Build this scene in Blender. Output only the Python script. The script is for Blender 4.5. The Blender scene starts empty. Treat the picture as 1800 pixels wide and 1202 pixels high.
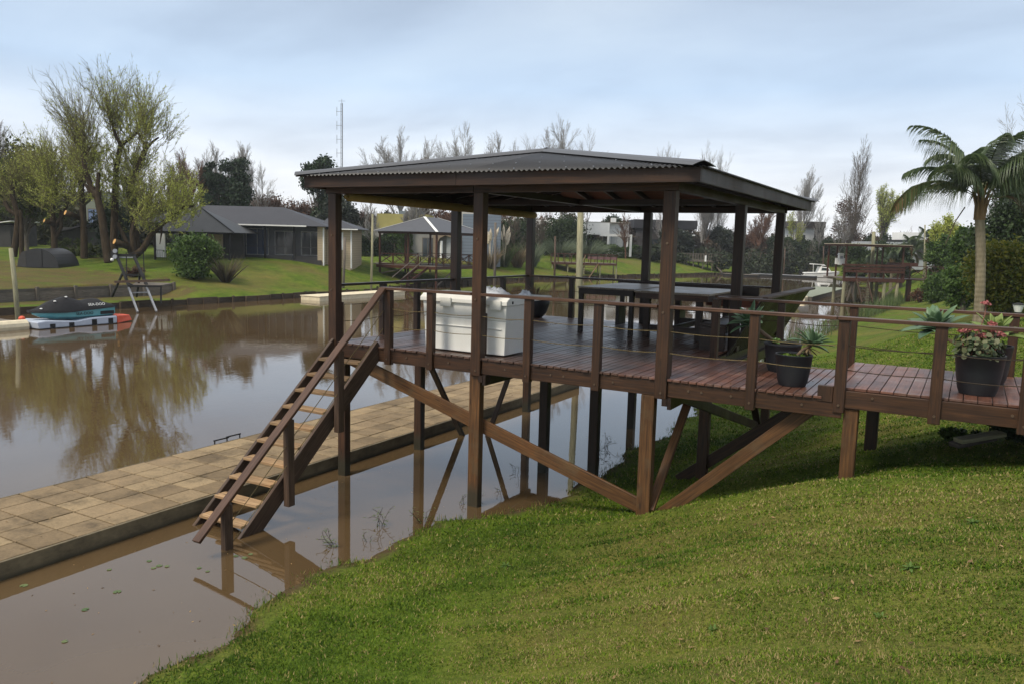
import bpy, bmesh, math, random
import numpy as np
from mathutils import Vector, Matrix
R = math.radians
SC = bpy.context.scene
# ------------------------------------------------------------------ camera
CF, CP, CY, CR = 1399.92, -7.145, -29.82, 1.502          # focal (px of 1800), pitch, yaw, roll
CAM = np.array([3.502, -9.919, 4.027])
_p, _y, _r = R(CP), R(CY), R(CR)
FW = np.array([math.cos(_p)*math.sin(_y), math.cos(_p)*math.cos(_y), math.sin(_p)])
_ri = np.array([math.cos(_y), -math.sin(_y), 0.0]); _up = np.cross(_ri, FW)
RI = math.cos(_r)*_ri + math.sin(_r)*_up
UP = -math.sin(_r)*_ri + math.cos(_r)*_up
cam = bpy.data.cameras.new('camera'); camo = bpy.data.objects.new('camera', cam)
SC.collection.objects.link(camo); SC.camera = camo
camo.matrix_world = Matrix(((RI[0], UP[0], -FW[0], CAM[0]), (RI[1], UP[1], -FW[1], CAM[1]), (RI[2], UP[2], -FW[2], CAM[2]), (0, 0, 0, 1)))
cam.sensor_width = 36; cam.lens = CF/1800*36; cam.clip_start = .1; cam.clip_end = 3000
YAW = -_y                                                # z rotation that turns local x to the view's right
def ray(x, y): return FW + RI*(x-900)/CF - UP*(y-601)/CF
def at(x, y, t): return CAM + ray(x, y)*t                # surveyed point at depth t
def gz(x, y, z=0.0):
    d = ray(x, y); return CAM + d*(z-CAM[2])/d[2]
# ------------------------------------------------------------------ light
SUN_EL, SUN_AZ = 52, 200                                 # degrees; azimuth the light comes from (0=+Y, clockwise)
W = bpy.data.worlds.new('World'); SC.world = W; W.use_nodes = True
nt = W.node_tree; nt.nodes.clear()
def N(nt, t, **k):
    n = nt.nodes.new(t)
    for a, b in k.items():
        if a.startswith('i_'):
            n.inputs[int(a[2:]) if a[2:].isdigit() else a[2:].replace('_', ' ')].default_value = b
        else: setattr(n, a, b)
    return n
def Lk(nt, a, b): nt.links.new(a, b)
def ramp(nt, fac, stops, interp='LINEAR'):
    n = nt.nodes.new('ShaderNodeValToRGB'); cr = n.color_ramp; cr.interpolation = interp
    while len(cr.elements) < len(stops): cr.elements.new(.5)
    for e, (p, c) in zip(cr.elements, stops):
        e.position = p; e.color = (c, c, c, 1) if isinstance(c, (int, float)) else (*c[:3], 1)
    if fac is not None: nt.links.new(fac, n.inputs[0])
    return n.outputs[0]
def mixc(nt, fac, a, b, mode='MIX'):
    n = nt.nodes.new('ShaderNodeMix'); n.data_type = 'RGBA'; n.blend_type = mode
    for k, v in ((0, fac), (6, a), (7, b)):
        if isinstance(v, (int, float)): n.inputs[k].default_value = v
        elif isinstance(v, (tuple, list)): n.inputs[k].default_value = (*v[:3], 1)
        elif v is not None: nt.links.new(v, n.inputs[k])
    return n.outputs[2]
def math_(nt, op, a, b=None, c=None, clamp=False):
    n = nt.nodes.new('ShaderNodeMath'); n.operation = op; n.use_clamp = clamp
    for k, v in enumerate((a, b, c)):
        if v is None: continue
        if isinstance(v, (int, float)): n.inputs[k].default_value = v
        else: nt.links.new(v, n.inputs[k])
    return n.outputs[0]
sky = N(nt, 'ShaderNodeTexSky'); sky.sky_type = 'NISHITA'; sky.sun_disc = False
sky.sun_elevation = R(SUN_EL); sky.sun_rotation = R(SUN_AZ); sky.dust_density = 2.0
bg1 = N(nt, 'ShaderNodeBackground'); bg1.inputs[1].default_value = .05; Lk(nt, sky.outputs[0], bg1.inputs[0])
tc = N(nt, 'ShaderNodeTexCoord'); sx = N(nt, 'ShaderNodeSeparateXYZ'); Lk(nt, tc.outputs['Generated'], sx.inputs[0])
# overcast veil: the cloud layer is a flat sheet seen in perspective (direction / elevation)
zc = math_(nt, 'MAXIMUM', sx.outputs[2], 0.0); zd = math_(nt, 'ADD', zc, .16)
cx = math_(nt, 'DIVIDE', sx.outputs[0], zd); cy = math_(nt, 'DIVIDE', sx.outputs[1], zd)
cc = N(nt, 'ShaderNodeCombineXYZ'); Lk(nt, cx, cc.inputs[0]); Lk(nt, cy, cc.inputs[1])
mp = N(nt, 'ShaderNodeMapping'); mp.inputs['Rotation'].default_value = (0, 0, R(35)); mp.inputs['Scale'].default_value = (.75, 1.0, 1); Lk(nt, cc.outputs[0], mp.inputs[0])
n1 = N(nt, 'ShaderNodeTexNoise'); n1.inputs['Scale'].default_value = 1.35; n1.inputs['Detail'].default_value = 5; n1.inputs['Roughness'].default_value = .5; n1.inputs['Distortion'].default_value = .3; Lk(nt, mp.outputs[0], n1.inputs['Vector'])
grad = ramp(nt, zc, [(0.0, (1.12, 1.12, 1.12)), (.07, (.96, 1.0, 1.05)), (.18, (.60, .76, .96)), (.30, (.52, .62, .76)), (.55, (.80, .84, .90)), (1.0, (1.25, 1.26, 1.28))])
cl = ramp(nt, n1.outputs[0], [(.30, (.58, .61, .67)), (.5, (.92, .93, .95)), (.68, (1.18, 1.14, 1.08))])
veil = mixc(nt, .50, grad, cl, 'MULTIPLY')
bg2 = N(nt, 'ShaderNodeBackground'); bg2.inputs[1].default_value = 1.0; Lk(nt, veil, bg2.inputs[0])
mx = N(nt, 'ShaderNodeMixShader'); mx.inputs[0].default_value = .88
Lk(nt, bg1.outputs[0], mx.inputs[1]); Lk(nt, bg2.outputs[0], mx.inputs[2])
wo = N(nt, 'ShaderNodeOutputWorld'); Lk(nt, mx.outputs[0], wo.inputs[0])
sl = bpy.data.lights.new('sun', 'SUN'); sl.energy = 3.0; sl.angle = R(16); sl.color = (1.0, .91, .76)
so = bpy.data.objects.new('sun', sl); SC.collection.objects.link(so)
_sd = Vector((math.sin(R(SUN_AZ))*math.cos(R(SUN_EL)), math.cos(R(SUN_AZ))*math.cos(R(SUN_EL)), math.sin(R(SUN_EL))))
so.rotation_euler = _sd.to_track_quat('Z', 'Y').to_euler(); so.location = (0, 0, 60)
SC.view_settings.view_transform = 'Standard'; SC.view_settings.look = 'None'
SC.view_settings.exposure = 0.22; SC.view_settings.gamma = 1.0
SC.render.engine = 'CYCLES'; SC.cycles.use_denoising = True
SC.cycles.max_bounces = 6; SC.cycles.transparent_max_bounces = 8
# ------------------------------------------------------------------ scene helpers
COL = SC.collection
def tag(o, label=None, cat=None, group=None, kind=None):
    if label: o['label'] = label
    if cat: o['category'] = cat
    if group: o['group'] = group
    if kind: o['kind'] = kind
    return o
def empty(name, loc, label, cat, group=None, rz=0.0, s=1.0):
    o = bpy.data.objects.new(name, None); o.empty_display_size = .3; o.location = tuple(float(v) for v in loc)
    o.rotation_euler = (0, 0, rz); o.scale = (s, s, s); COL.objects.link(o); tag(o, label, cat, group); return o
LOC = {}
def parent(o, p):
    if p is None: return
    o.parent = p
    if p.get('world_parts'): o.matrix_parent_inverse = Matrix.Translation(p.location).inverted()
def wempty(name, loc, label, cat, group=None):           # thing whose parts are modelled in world coordinates
    o = empty(name, loc, label, cat, group); o['world_parts'] = 1; return o
def copy_tree(o, par=None, loc=None, rz=None, s=None, label=None, group=None):
    c = o.copy(); COL.objects.link(c)
    if par: c.parent = par
    if loc is not None: c.location = tuple(float(v) for v in loc)
    if rz is not None: c.rotation_euler = (0, 0, rz)
    if s is not None: c.scale = (s, s, s) if isinstance(s, (int, float)) else s
    if label: c['label'] = label
    if group: c['group'] = group
    for ch in list(o.children): copy_tree(ch, c)
    return c
def vec(p): return Vector((float(p[0]), float(p[1]), float(p[2])))
class MB:
    def __init__(s, seed=0): s.v = []; s.f = []; s.uv = []; s.t = []; s.rng = random.Random(seed)
    def quad(s, idx, uvs=None, t=1.0):
        s.f.append(tuple(idx)); s.uv.extend(uvs if uvs else [(0, 0)]*len(idx)); s.t.append(t)
    def face(s, pts, t=1.0, uvs=None):
        b = len(s.v); s.v += [tuple(float(c) for c in p) for p in pts]
        s.quad(range(b, b+len(pts)), uvs if uvs else [(p[0], p[1]) for p in pts], t)
    def beam(s, a, b, w, h, up=(0, 0, 1), tv=.12, t0=1.0):      # box from a to b, w across, h along 'up'
        a = vec(a); b = vec(b); d = b-a; L = d.length; d.normalize(); u = Vector(up); u = u-d*u.dot(d)
        if u.length < 1e-4: u = Vector((0, 1, 0)); u = u-d*u.dot(d)
        u.normalize(); r = d.cross(u); w2, h2 = w/2, h/2; base = len(s.v)
        for q in (a, b):
            for i, j in ((-1, -1), (1, -1), (1, 1), (-1, 1)): s.v.append(tuple(q+r*i*w2+u*j*h2))
        ou, ov = s.rng.uniform(0, 40), s.rng.uniform(0, 40); t = t0*(1+s.rng.uniform(-tv, tv)); c = [0, w, w+h, 2*w+h, 2*(w+h)]
        for k in range(4):
            k2 = (k+1) % 4
            s.quad((base+k, base+k2, base+4+k2, base+4+k), [(ou, ov+c[k]), (ou, ov+c[k+1]), (ou+L, ov+c[k+1]), (ou+L, ov+c[k])], t)
        s.quad((base+3, base+2, base+1, base), [(ou, ov), (ou+.01, ov), (ou+.01, ov+h), (ou, ov+h)], t*.9)
        s.quad((base+4, base+5, base+6, base+7), [(ou, ov), (ou+.01, ov), (ou+.01, ov+h), (ou, ov+h)], t*.9)
    def box(s, x0, x1, y0, y1, z0, z1, tv=.08, t0=1.0):
        dx, dy, dz = x1-x0, y1-y0, z1-z0; cx, cy, cz = (x0+x1)/2, (y0+y1)/2, (z0+z1)/2
        if dx >= dy and dx >= dz: s.beam((x0, cy, cz), (x1, cy, cz), dy, dz, (0, 0, 1), tv, t0)
        elif dy >= dz: s.beam((cx, y0, cz), (cx, y1, cz), dx, dz, (0, 0, 1), tv, t0)
        else: s.beam((cx, cy, z0), (cx, cy, z1), dx, dy, (0, 1, 0), tv, t0)
    def tube(s, pts, r, n=8, cap=True, t=1.0):
        pts = [vec(p) for p in pts]; m = len(pts); rs = r if isinstance(r, (list, tuple)) else [r]*m
        base = len(s.v); a = None; acc = 0
        for i, p in enumerate(pts):
            d = (pts[min(i+1, m-1)]-pts[max(i-1, 0)]).normalized()
            if a is None:
                a = Vector((0, 0, 1)) if abs(d.z) < .9 else Vector((1, 0, 0))
            a = (a-d*a.dot(d)).normalized(); b = d.cross(a)
            for k in range(n):
                q = 2*math.pi*k/n; s.v.append(tuple(p+(a*math.cos(q)+b*math.sin(q))*rs[i]))
        for i in range(m-1):
            L = (pts[i+1]-pts[i]).length
            for k in range(n):
                k2 = (k+1) % n; o = base+i*n; w = 2*math.pi*max(rs)/n
                s.quad((o+k, o+k2, o+n+k2, o+n+k), [(acc, k*w), (acc, (k+1)*w), (acc+L, (k+1)*w), (acc+L, k*w)], t)
            acc += L
        if cap:
            s.quad(list(range(base+n-1, base-1, -1)), None, t); s.quad(list(range(base+(m-1)*n, base+m*n)), None, t)
    def lathe(s, c, prof, n=24, t=1.0, cap=True):            # prof: (radius, z) going up
        c = vec(c); base = len(s.v); m = len(prof)
        for r_, z in prof:
            for k in range(n):
                q = 2*math.pi*k/n; s.v.append((c.x+math.cos(q)*r_, c.y+math.sin(q)*r_, c.z+z))
        for i in range(m-1):
            for k in range(n):
                k2 = (k+1) % n; o = base+i*n; s.quad((o+k, o+k2, o+n+k2, o+n+k), [(k*.1, prof[i][1]), (k*.1+.1, prof[i][1]), (k*.1+.1, prof[i+1][1]), (k*.1, prof[i+1][1])], t)
        if cap: s.quad(list(range(base+n-1, base-1, -1)), None, t); s.quad(list(range(base+(m-1)*n, base+m*n)), None, t)
    def prism(s, poly, ax, a0, a1, t=1.0):                    # poly of 3D-capable 2D points swept along axis 0/1/2
        def P(u, v, w): return {0: (w, u, v), 1: (u, w, v), 2: (u, v, w)}[ax]
        n = len(poly); b = len(s.v)
        s.v += [P(u, v, a0) for u, v in poly]+[P(u, v, a1) for u, v in poly]
        for k in range(n):
            k2 = (k+1) % n; s.quad((b+k, b+k2, b+n+k2, b+n+k), [(poly[k][0], a0), (poly[k2][0], a0), (poly[k2][0], a1), (poly[k][0], a1)], t)
        s.quad(list(range(b+n-1, b-1, -1)), [poly[k] for k in range(n-1, -1, -1)], t); s.quad(list(range(b+n, b+2*n)), poly, t)
    def blob(s, c, rx, ry, rz, n=12, m=8, amp=.0, t=1.0):
        c = vec(c); b = len(s.v); ph = s.rng.uniform(0, 9)
        for i in range(m+1):
            th = math.pi*i/m
            for k in range(n):
                q = 2*math.pi*k/n; a = 1+amp*(math.sin(3*q+ph+i)+math.sin(5*q-i*1.7+ph))*.5
                s.v.append((c.x+rx*a*math.sin(th)*math.cos(q), c.y+ry*a*math.sin(th)*math.sin(q), c.z-rz*math.cos(th)))
        for i in range(m):
            for k in range(n):
                k2 = (k+1) % n; o = b+i*n; s.quad((o+k, o+k2, o+n+k2, o+n+k), None, t)
    def build(s, name, mat, par=None, bevel=0.0, smooth=False, label=None, tf=None):
        me = bpy.data.meshes.new(name); me.from_pydata(s.v, [], s.f); me.materials.append(mat)
        uvl = me.uv_layers.new(name='UVMap'); flat = np.array([c for u in s.uv for c in (u[0], u[1])], dtype=np.float32); uvl.data.foreach_set('uv', flat)
        at_ = me.attributes.new('tint', 'FLOAT', 'FACE'); at_.data.foreach_set('value', np.array(s.t, dtype=np.float32))
        if smooth: me.shade_smooth()
        bm = bmesh.new(); bm.from_mesh(me); bmesh.ops.recalc_face_normals(bm, faces=bm.faces); bm.to_mesh(me); bm.free()
        o = bpy.data.objects.new(name, me); COL.objects.link(o); parent(o, par)
        if bevel:
            b = o.modifiers.new('bevel', 'BEVEL'); b.width = bevel; b.segments = 2 if bevel > .006 else 1; b.limit_method = 'ANGLE'; b.angle_limit = R(40)
        if label: o['label'] = label
        return o
def npmesh(name, V, F, mat, par=None, tint=None, smooth=False):  # V (n,3), F (m,k) ; tint per face
    me = bpy.data.meshes.new(name); V = np.asarray(V, np.float32); F = np.asarray(F, np.int32)
    me.vertices.add(len(V)); me.vertices.foreach_set('co', V.ravel()); m, k = F.shape
    me.loops.add(m*k); me.loops.foreach_set('vertex_index', F.ravel()); me.polygons.add(m)
    me.polygons.foreach_set('loop_start', np.arange(0, m*k, k, dtype=np.int32)); me.polygons.foreach_set('loop_total', np.full(m, k, np.int32))
    if tint is not None:
        a = me.attributes.new('tint', 'FLOAT', 'FACE'); a.data.foreach_set('value', np.asarray(tint, np.float32))
    me.update(calc_edges=True); me.validate()
    if smooth: me.shade_smooth()
    me.materials.append(mat); o = bpy.data.objects.new(name, me); COL.objects.link(o); parent(o, par); return o
# ------------------------------------------------------------------ materials
def newmat(name):
    m = bpy.data.materials.new(name); m.use_nodes = True; t = m.node_tree; b = t.nodes['Principled BSDF']; return m, t, b
def noise(t, vecsock, sc, det=4, ro=.55, dist=0.0):
    n = t.nodes.new('ShaderNodeTexNoise'); n.inputs['Scale'].default_value = sc; n.inputs['Detail'].default_value = det
    n.inputs['Roughness'].default_value = ro; n.inputs['Distortion'].default_value = dist
    if vecsock is not None: t.links.new(vecsock, n.inputs['Vector'])
    return n.outputs[0]
def mapping(t, sock, scale=(1, 1, 1), rot=(0, 0, 0)):
    n = t.nodes.new('ShaderNodeMapping'); n.inputs['Scale'].default_value = scale; n.inputs['Rotation'].default_value = rot; t.links.new(sock, n.inputs[0]); return n.outputs[0]
def bump(t, b, h, strength=.3, dist=.01):
    n = t.nodes.new('ShaderNodeBump'); n.inputs['Strength'].default_value = strength; n.inputs['Distance'].default_value = dist
    t.links.new(h, n.inputs['Height']); t.links.new(n.outputs[0], b.inputs['Normal']); return n
def attr(t, nm='tint'):
    n = t.nodes.new('ShaderNodeAttribute'); n.attribute_name = nm; return n.outputs['Fac']
def wood(name, dark, mid, light, rough=(.35, .6), grain=1.0, spec=.4, weather=None, algae=False):
    m, t, b = newmat(name); tcn = t.nodes.new('ShaderNodeTexCoord'); uv = tcn.outputs['UV']; ob = tcn.outputs['Object']
    g = noise(t, mapping(t, uv, (1.2, 26, 1)), 1.6, 6, .6, .4); f = noise(t, mapping(t, uv, (5, 150, 1)), 1.0, 3, .6)
    big = noise(t, mapping(t, ob, (1, 1, .6)), 1.3, 4, .6)
    c = ramp(t, g, [(.28, dark), (.52, mid), (.78, light)])
    c = mixc(t, .55, c, ramp(t, big, [(.3, tuple(.55*x for x in (1, 1, 1))), (.55, (1, 1, 1)), (.75, (1.45, 1.3, 1.15))]), 'MULTIPLY')
    c = mixc(t, .35*grain, c, ramp(t, f, [(.35, (.45, .45, .45)), (.6, (1.15, 1.15, 1.15))]), 'MULTIPLY')
    if weather:
        wn = noise(t, mapping(t, ob, (1, 1, 1)), 3.1, 5, .7); c = mixc(t, ramp(t, wn, [(.5, 0.0), (.72, .7)]), c, weather)
    kn = t.nodes.new('ShaderNodeTexVoronoi'); kn.inputs['Scale'].default_value = 1.0; t.links.new(mapping(t, uv, (2.1, 9, 1)), kn.inputs['Vector'])
    c = mixc(t, ramp(t, kn.outputs['Distance'], [(.05, .75), (.16, 0.0)]), c, tuple(.35*x for x in dark))
    if algae:
        sz = t.nodes.new('ShaderNodeSeparateXYZ'); t.links.new(ob, sz.inputs[0]); zn = math_(t, 'SUBTRACT', sz.outputs[2], math_(t, 'MULTIPLY', big, .35))
        c = mixc(t, ramp(t, zn, [(.0, .85), (.22, 0.0)]), c, (.022, .022, .012))
    tn = attr(t); hs = t.nodes.new('ShaderNodeHueSaturation'); t.links.new(c, hs.inputs['Color']); t.links.new(tn, hs.inputs['Value'])
    t.links.new(hs.outputs[0], b.inputs['Base Color'])
    t.links.new(ramp(t, big, [(.3, rough[0]), (.7, rough[1])]), b.inputs['Roughness']); b.inputs['Specular IOR Level'].default_value = spec
    bump(t, b, g, .35*grain, .004); return m
def plain(name, col, rough=.6, spec=.4, metal=0.0, var=.15, sc=6.0, bmp=0.0, stain=None, coat=0.0):
    m, t, b = newmat(name); tcn = t.nodes.new('ShaderNodeTexCoord'); n = noise(t, tcn.outputs['Object'], sc, 5, .6)
    c = mixc(t, 1.0, col, ramp(t, n, [(.3, (1-var,)*3), (.7, (1+var,)*3)]), 'MULTIPLY')
    if stain:
        n2 = noise(t, mapping(t, tcn.outputs['Object'], (1, 1, .35)), sc*.5, 5, .65); c = mixc(t, ramp(t, n2, [(.5, 0.0), (.75, stain[3])]), c, stain[:3])
    t.links.new(c, b.inputs['Base Color']); b.inputs['Roughness'].default_value = rough; b.inputs['Specular IOR Level'].default_value = spec
    b.inputs['Metallic'].default_value = metal; b.inputs['Coat Weight'].default_value = coat
    if bmp: bump(t, b, n, bmp, .01)
    return m
def leaf(name, a, bcol, trans=.35, rough=.55, spec=.25):
    m, t, b = newmat(name); tn = attr(t); c = ramp(t, tn, [(.0, a), (1.0, bcol)])
    t.links.new(c, b.inputs['Base Color']); b.inputs['Roughness'].default_value = rough; b.inputs['Specular IOR Level'].default_value = spec
    tr = t.nodes.new('ShaderNodeBsdfTranslucent'); t.links.new(c, tr.inputs[0]); mxs = t.nodes.new('ShaderNodeMixShader'); mxs.inputs[0].default_value = trans
    t.links.new(b.outputs[0], mxs.inputs[1]); t.links.new(tr.outputs[0], mxs.inputs[2]); t.links.new(mxs.outputs[0], t.nodes['Material Output'].inputs[0]); return m
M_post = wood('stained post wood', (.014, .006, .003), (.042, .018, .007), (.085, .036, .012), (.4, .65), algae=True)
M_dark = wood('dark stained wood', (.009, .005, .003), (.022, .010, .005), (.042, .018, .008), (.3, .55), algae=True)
M_brace = wood('weathered brace wood', (.034, .015, .005), (.100, .044, .013), (.185, .088, .027), (.5, .8), 1.4, weather=(.09, .065, .035), algae=True)
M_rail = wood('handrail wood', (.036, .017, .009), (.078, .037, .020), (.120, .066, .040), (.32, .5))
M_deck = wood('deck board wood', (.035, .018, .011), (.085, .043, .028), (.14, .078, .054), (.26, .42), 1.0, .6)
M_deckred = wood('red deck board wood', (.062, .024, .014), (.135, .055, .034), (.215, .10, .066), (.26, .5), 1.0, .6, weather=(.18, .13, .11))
M_tread = wood('worn tread wood', (.10, .055, .026), (.26, .165, .085), (.40, .28, .16), (.6, .9), 1.4)
M_strg = wood('weathered stringer wood', (.024, .014, .009), (.066, .038, .023), (.13, .09, .062), (.5, .8), 1.3)
M_grey = wood('grey timber', (.06, .05, .04), (.13, .11, .09), (.22, .19, .15), (.7, .9), 1.3)
M_pole = wood('pale round pole', (.14, .13, .08), (.25, .24, .15), (.36, .33, .22), (.7, .9), 1.0)
M_redw = wood('red brown wood', (.026, .009, .006), (.062, .021, .012), (.105, .040, .021), (.4, .6))
M_ceil = wood('red ceiling boards', (.08, .022, .012), (.17, .05, .026), (.24, .08, .04), (.5, .7), .6)
M_rope = plain('rope', (.13, .10, .05), .9, .1, var=.5, sc=60)
M_ropeb = plain('dark rope', (.045, .035, .025), .9, .1, var=.5, sc=60)
M_bolt = plain('bolt steel', (.13, .09, .06), .45, .5, .6)
M_roof = plain('dark roof metal', (.022, .022, .024), .48, .4, .0, .12, 2.5)
M_cap = plain('ridge cap metal', (.040, .040, .043), .38, .5, .0, .12, 3)
M_white = plain('white plastic', (.74, .74, .71), .42, .45, 0, .04, 3, stain=(.45, .41, .33, .35))
M_film = plain('clear plastic wrap', (.62, .65, .70), .2, .6, 0, .25, 14)
M_pot = plain('charcoal pot', (.018, .020, .024), .5, .4, 0, .15, 8)
M_soil = plain('soil', (.035, .025, .015), .95, .1, 0, .5, 40, .6)
M_blind = plain('rolled canvas blind', (.26, .19, .07), .8, .2, 0, .2, 5)
M_black = plain('black metal', (.010, .010, .011), .65, .3, 0, .2, 8)
M_steel = plain('grey metal', (.24, .25, .27), .4, .5, .4, .15, 8)
M_cream = plain('cream plastic', (.62, .54, .38), .5, .3, 0, .12, 5)
M_paint = plain('white paint', (.72, .72, .70), .6, .3, 0, .05, 2)
M_beige = plain('beige siding', (.42, .34, .24), .7, .2, 0, .08, 3)
M_stone = plain('stone', (.30, .28, .24), .85, .2, 0, .2, 6, .3)
# ------------------------------------------------------------------ terrain
def smooth(a, b, x): t = np.clip((x-a)/(b-a), 0, 1); return t*t*(3-2*t)
SHY = np.array([-60, -20, -8, -5.7, -4.6, -3.7, -2.9, -1.7, -.8, -.47, .26, .84, 2.5, 4.15, 6.6, 8.5, 11.4, 18.4, 25.6, 34, 42, 50, 57, 64, 72, 90, 130, 400.])
SHX = np.array([-2.4, -2.4, -2.55, -2.65, -2.8, -3.0, -3.0, -2.92, -2.85, -2.45, -2.26, -1.95, -1.84, -2.05, -1.9, -2.1, -2.5, -2.8, -2.6, -2.3, -1.9, -1.5, -1.2, -1.5, -3.0, -8, -12, -12.])
FAX = lambda Y: np.interp(Y, [-60, 10, 23, 35, 45, 60, 67, 87, 108, 138, 400], [-35.6, -35.6, -34.8, -34.8, -37.2, -38.0, -37.6, -33.4, -28.5, -26, -26.])
def hgt(X, Y):
    X = np.asarray(X, float); Y = np.asarray(Y, float)
    wob = .09*np.sin(Y*2.3)+.06*np.sin(Y*5.1+1)+.03*np.sin(Y*13+2)
    dn = X-(np.interp(Y, SHY, SHX)+wob*np.exp(-((Y-0)/30)**2)); df = FAX(Y)-X; de = Y-132-.25*(X+15)
    near = np.interp(dn, [-30, -6, -2.5, 0, .9, 2.6, 5.15, 8.2, 11, 18, 60, 400], [-1.9, -1.6, -.75, 0, .13, .49, 1.45, 2.22, 2.45, 2.55, 2.6, 3])
    far = np.interp(df, [-30, -6, -.3, -.05, 0, 2, 4, 6, 9, 17, 28, 60, 400], [-1.9, -1.7, -1.5, -1.3, .28, .42, .95, 1.5, 2.08, 2.22, 2.35, 2.6, 4])
    wall = np.interp(np.where(df > .5, -35.6-X, df), [-30, -6, -.3, -.05, 0, 3.02, 3.15, 6, 12, 20, 30, 60, 400], [-1.9, -1.7, -1.5, -1.3, .28, .33, .98, 1.12, 1.32, 1.55, 1.8, 2.5, 4])
    low = np.interp(df, [-30, -6, -.3, -.05, 0, 3, 6, 12, 20, 30, 60, 400], [-1.9, -1.7, -1.5, -1.3, .28, .75, 1.1, 1.32, 1.55, 1.8, 2.5, 4])
    k = smooth(34, 20, Y); far = far*(1-k)+low*k; k = smooth(22.3, 21.0, Y); far = far*(1-k)+wall*k
    end = np.interp(de, [-30, -6, -1, 0, 6, 20, 60, 400], [-1.9, -1.7, -.6, 0, .8, 1.8, 2.4, 4])
    h = np.where((dn > df) & (dn > de), near, np.where(df > de, far, end))
    und = .05*np.sin(X*.9+Y*.35)+.04*np.sin(X*.31-Y*.8+2)
    return h+und*np.clip(h, 0, 1)
def axis(segs):
    out = []
    for a, b, st in segs: out += list(np.arange(a, b, st))
    return np.array(out+[segs[-1][1]])
gx = axis([(-600, -120, 40), (-120, -60, 4), (-60, -41, 1), (-41, -33, .2), (-33, -24, 1.0), (-24, -7, 1.5), (-7, 9, .16), (9, 20, .6), (20, 60, 4), (60, 400, 40)])
gy = axis([(-60, -12, 4), (-12, 14, .2), (14, 40, .5), (40, 160, 1.5), (160, 260, 10), (260, 900, 80)])
GX, GY = np.meshgrid(gx, gy); GZ = hgt(GX, GY)
nx, ny = len(gx), len(gy); V = np.stack([GX.ravel(), GY.ravel(), GZ.ravel()], 1)
ii = (np.arange(ny-1)[:, None]*nx+np.arange(nx-1)[None, :]).ravel(); F = np.stack([ii, ii+1, ii+1+nx, ii+nx], 1)
m, t, b = newmat('lawn ground'); geo = t.nodes.new('ShaderNodeNewGeometry'); pos = geo.outputs['Position']
sp = t.nodes.new('ShaderNodeSeparateXYZ'); t.links.new(pos, sp.inputs[0])
n_big = noise(t, pos, .22, 5, .6); n_mid = noise(t, pos, 1.6, 6, .7); n_fine = noise(t, pos, 22, 4, .7); n_blade = noise(t, mapping(t, pos, (1, 1, .3)), 70, 3, .8)
gcol = ramp(t, n_mid, [(.30, (.040, .072, .008)), (.50, (.078, .122, .013)), (.72, (.125, .155, .022))])
gcol = mixc(t, ramp(t, n_big, [(.45, 0.0), (.68, .75)]), gcol, (.135, .105, .038))
mk = math_(t, 'MULTIPLY', math_(t, 'LESS_THAN', sp.outputs[0], -37), math_(t, 'LESS_THAN', math_(t, 'ADD', sp.outputs[1], math_(t, 'MULTIPLY', n_mid, 9)), 27)); n_d = noise(t, pos, .9, 6, .75)
gcol = mixc(t, math_(t, 'MULTIPLY', mk, ramp(t, n_d, [(.36, .15), (.55, .9)])), gcol, (.10, .072, .034))
n_e = noise(t, pos, .55, 7, .8); gcol = mixc(t, .6, gcol, ramp(t, n_e, [(.3, (.55, .6, .5)), (.5, (1, 1, 1)), (.7, (1.35, 1.2, 1.0))]), 'MULTIPLY')
gcol = mixc(t, .8, gcol, ramp(t, n_fine, [(.28, (.40, .42, .36)), (.55, (1.1, 1.1, 1.05)), (.78, (1.75, 1.6, 1.35))]), 'MULTIPLY')
gcol = mixc(t, .5, gcol, ramp(t, n_blade, [(.3, (.4, .4, .4)), (.65, (1.4, 1.4, 1.4))]), 'MULTIPLY')
mud = mixc(t, n_fine, (.055, .038, .018), (.10, .07, .035))
zz = math_(t, 'ADD', sp.outputs[2], math_(t, 'MULTIPLY', math_(t, 'SUBTRACT', n_mid, .5), .18))
gcol = mixc(t, ramp(t, zz, [(-.03, 1.0), (.035, 0.0)]), gcol, mud)
t.links.new(gcol, b.inputs['Base Color']); b.inputs['Roughness'].default_value = .95; b.inputs['Specular IOR Level'].default_value = .1
bump(t, b, n_fine, .9, .05); M_ground = m
g = npmesh('ground', V, F, M_ground, smooth=True); tag(g, kind='structure')
# water
m, t, b = newmat('muddy river water'); geo = t.nodes.new('ShaderNodeNewGeometry'); pos = geo.outputs['Position']
nb = noise(t, pos, .5, 3, .5); c = ramp(t, nb, [(.3, (.074, .047, .022)), (.7, (.092, .060, .029))])
t.links.new(c, b.inputs['Base Color']); b.inputs['Roughness'].default_value = .015; b.inputs['IOR'].default_value = 1.58; b.inputs['Specular IOR Level'].default_value = .62
sp = t.nodes.new('ShaderNodeSeparateXYZ'); t.links.new(pos, sp.inputs[0])
w1 = noise(t, mapping(t, pos, (1, .55, 1), (0, 0, R(20))), 5.0, 3, .6, .3); w2 = noise(t, mapping(t, pos, (1, .7, 1)), .8, 3, .5)
amp = ramp(t, math_(t, 'MULTIPLY', math_(t, 'ADD', sp.outputs[0], 40), 1/40.0), [(0.1, .6), (.6, .42), (.84, .14), (1.0, .11)])
hh = math_(t, 'MULTIPLY', math_(t, 'ADD', w1, math_(t, 'MULTIPLY', w2, 1.5)), amp)
bump(t, b, hh, .10, .035)
g = MB(); g.face([(-60, -60, 0), (9, -60, 0), (9, 200, 0), (-60, 200, 0)]); tag(g.build('water', m), kind='structure')
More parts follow.
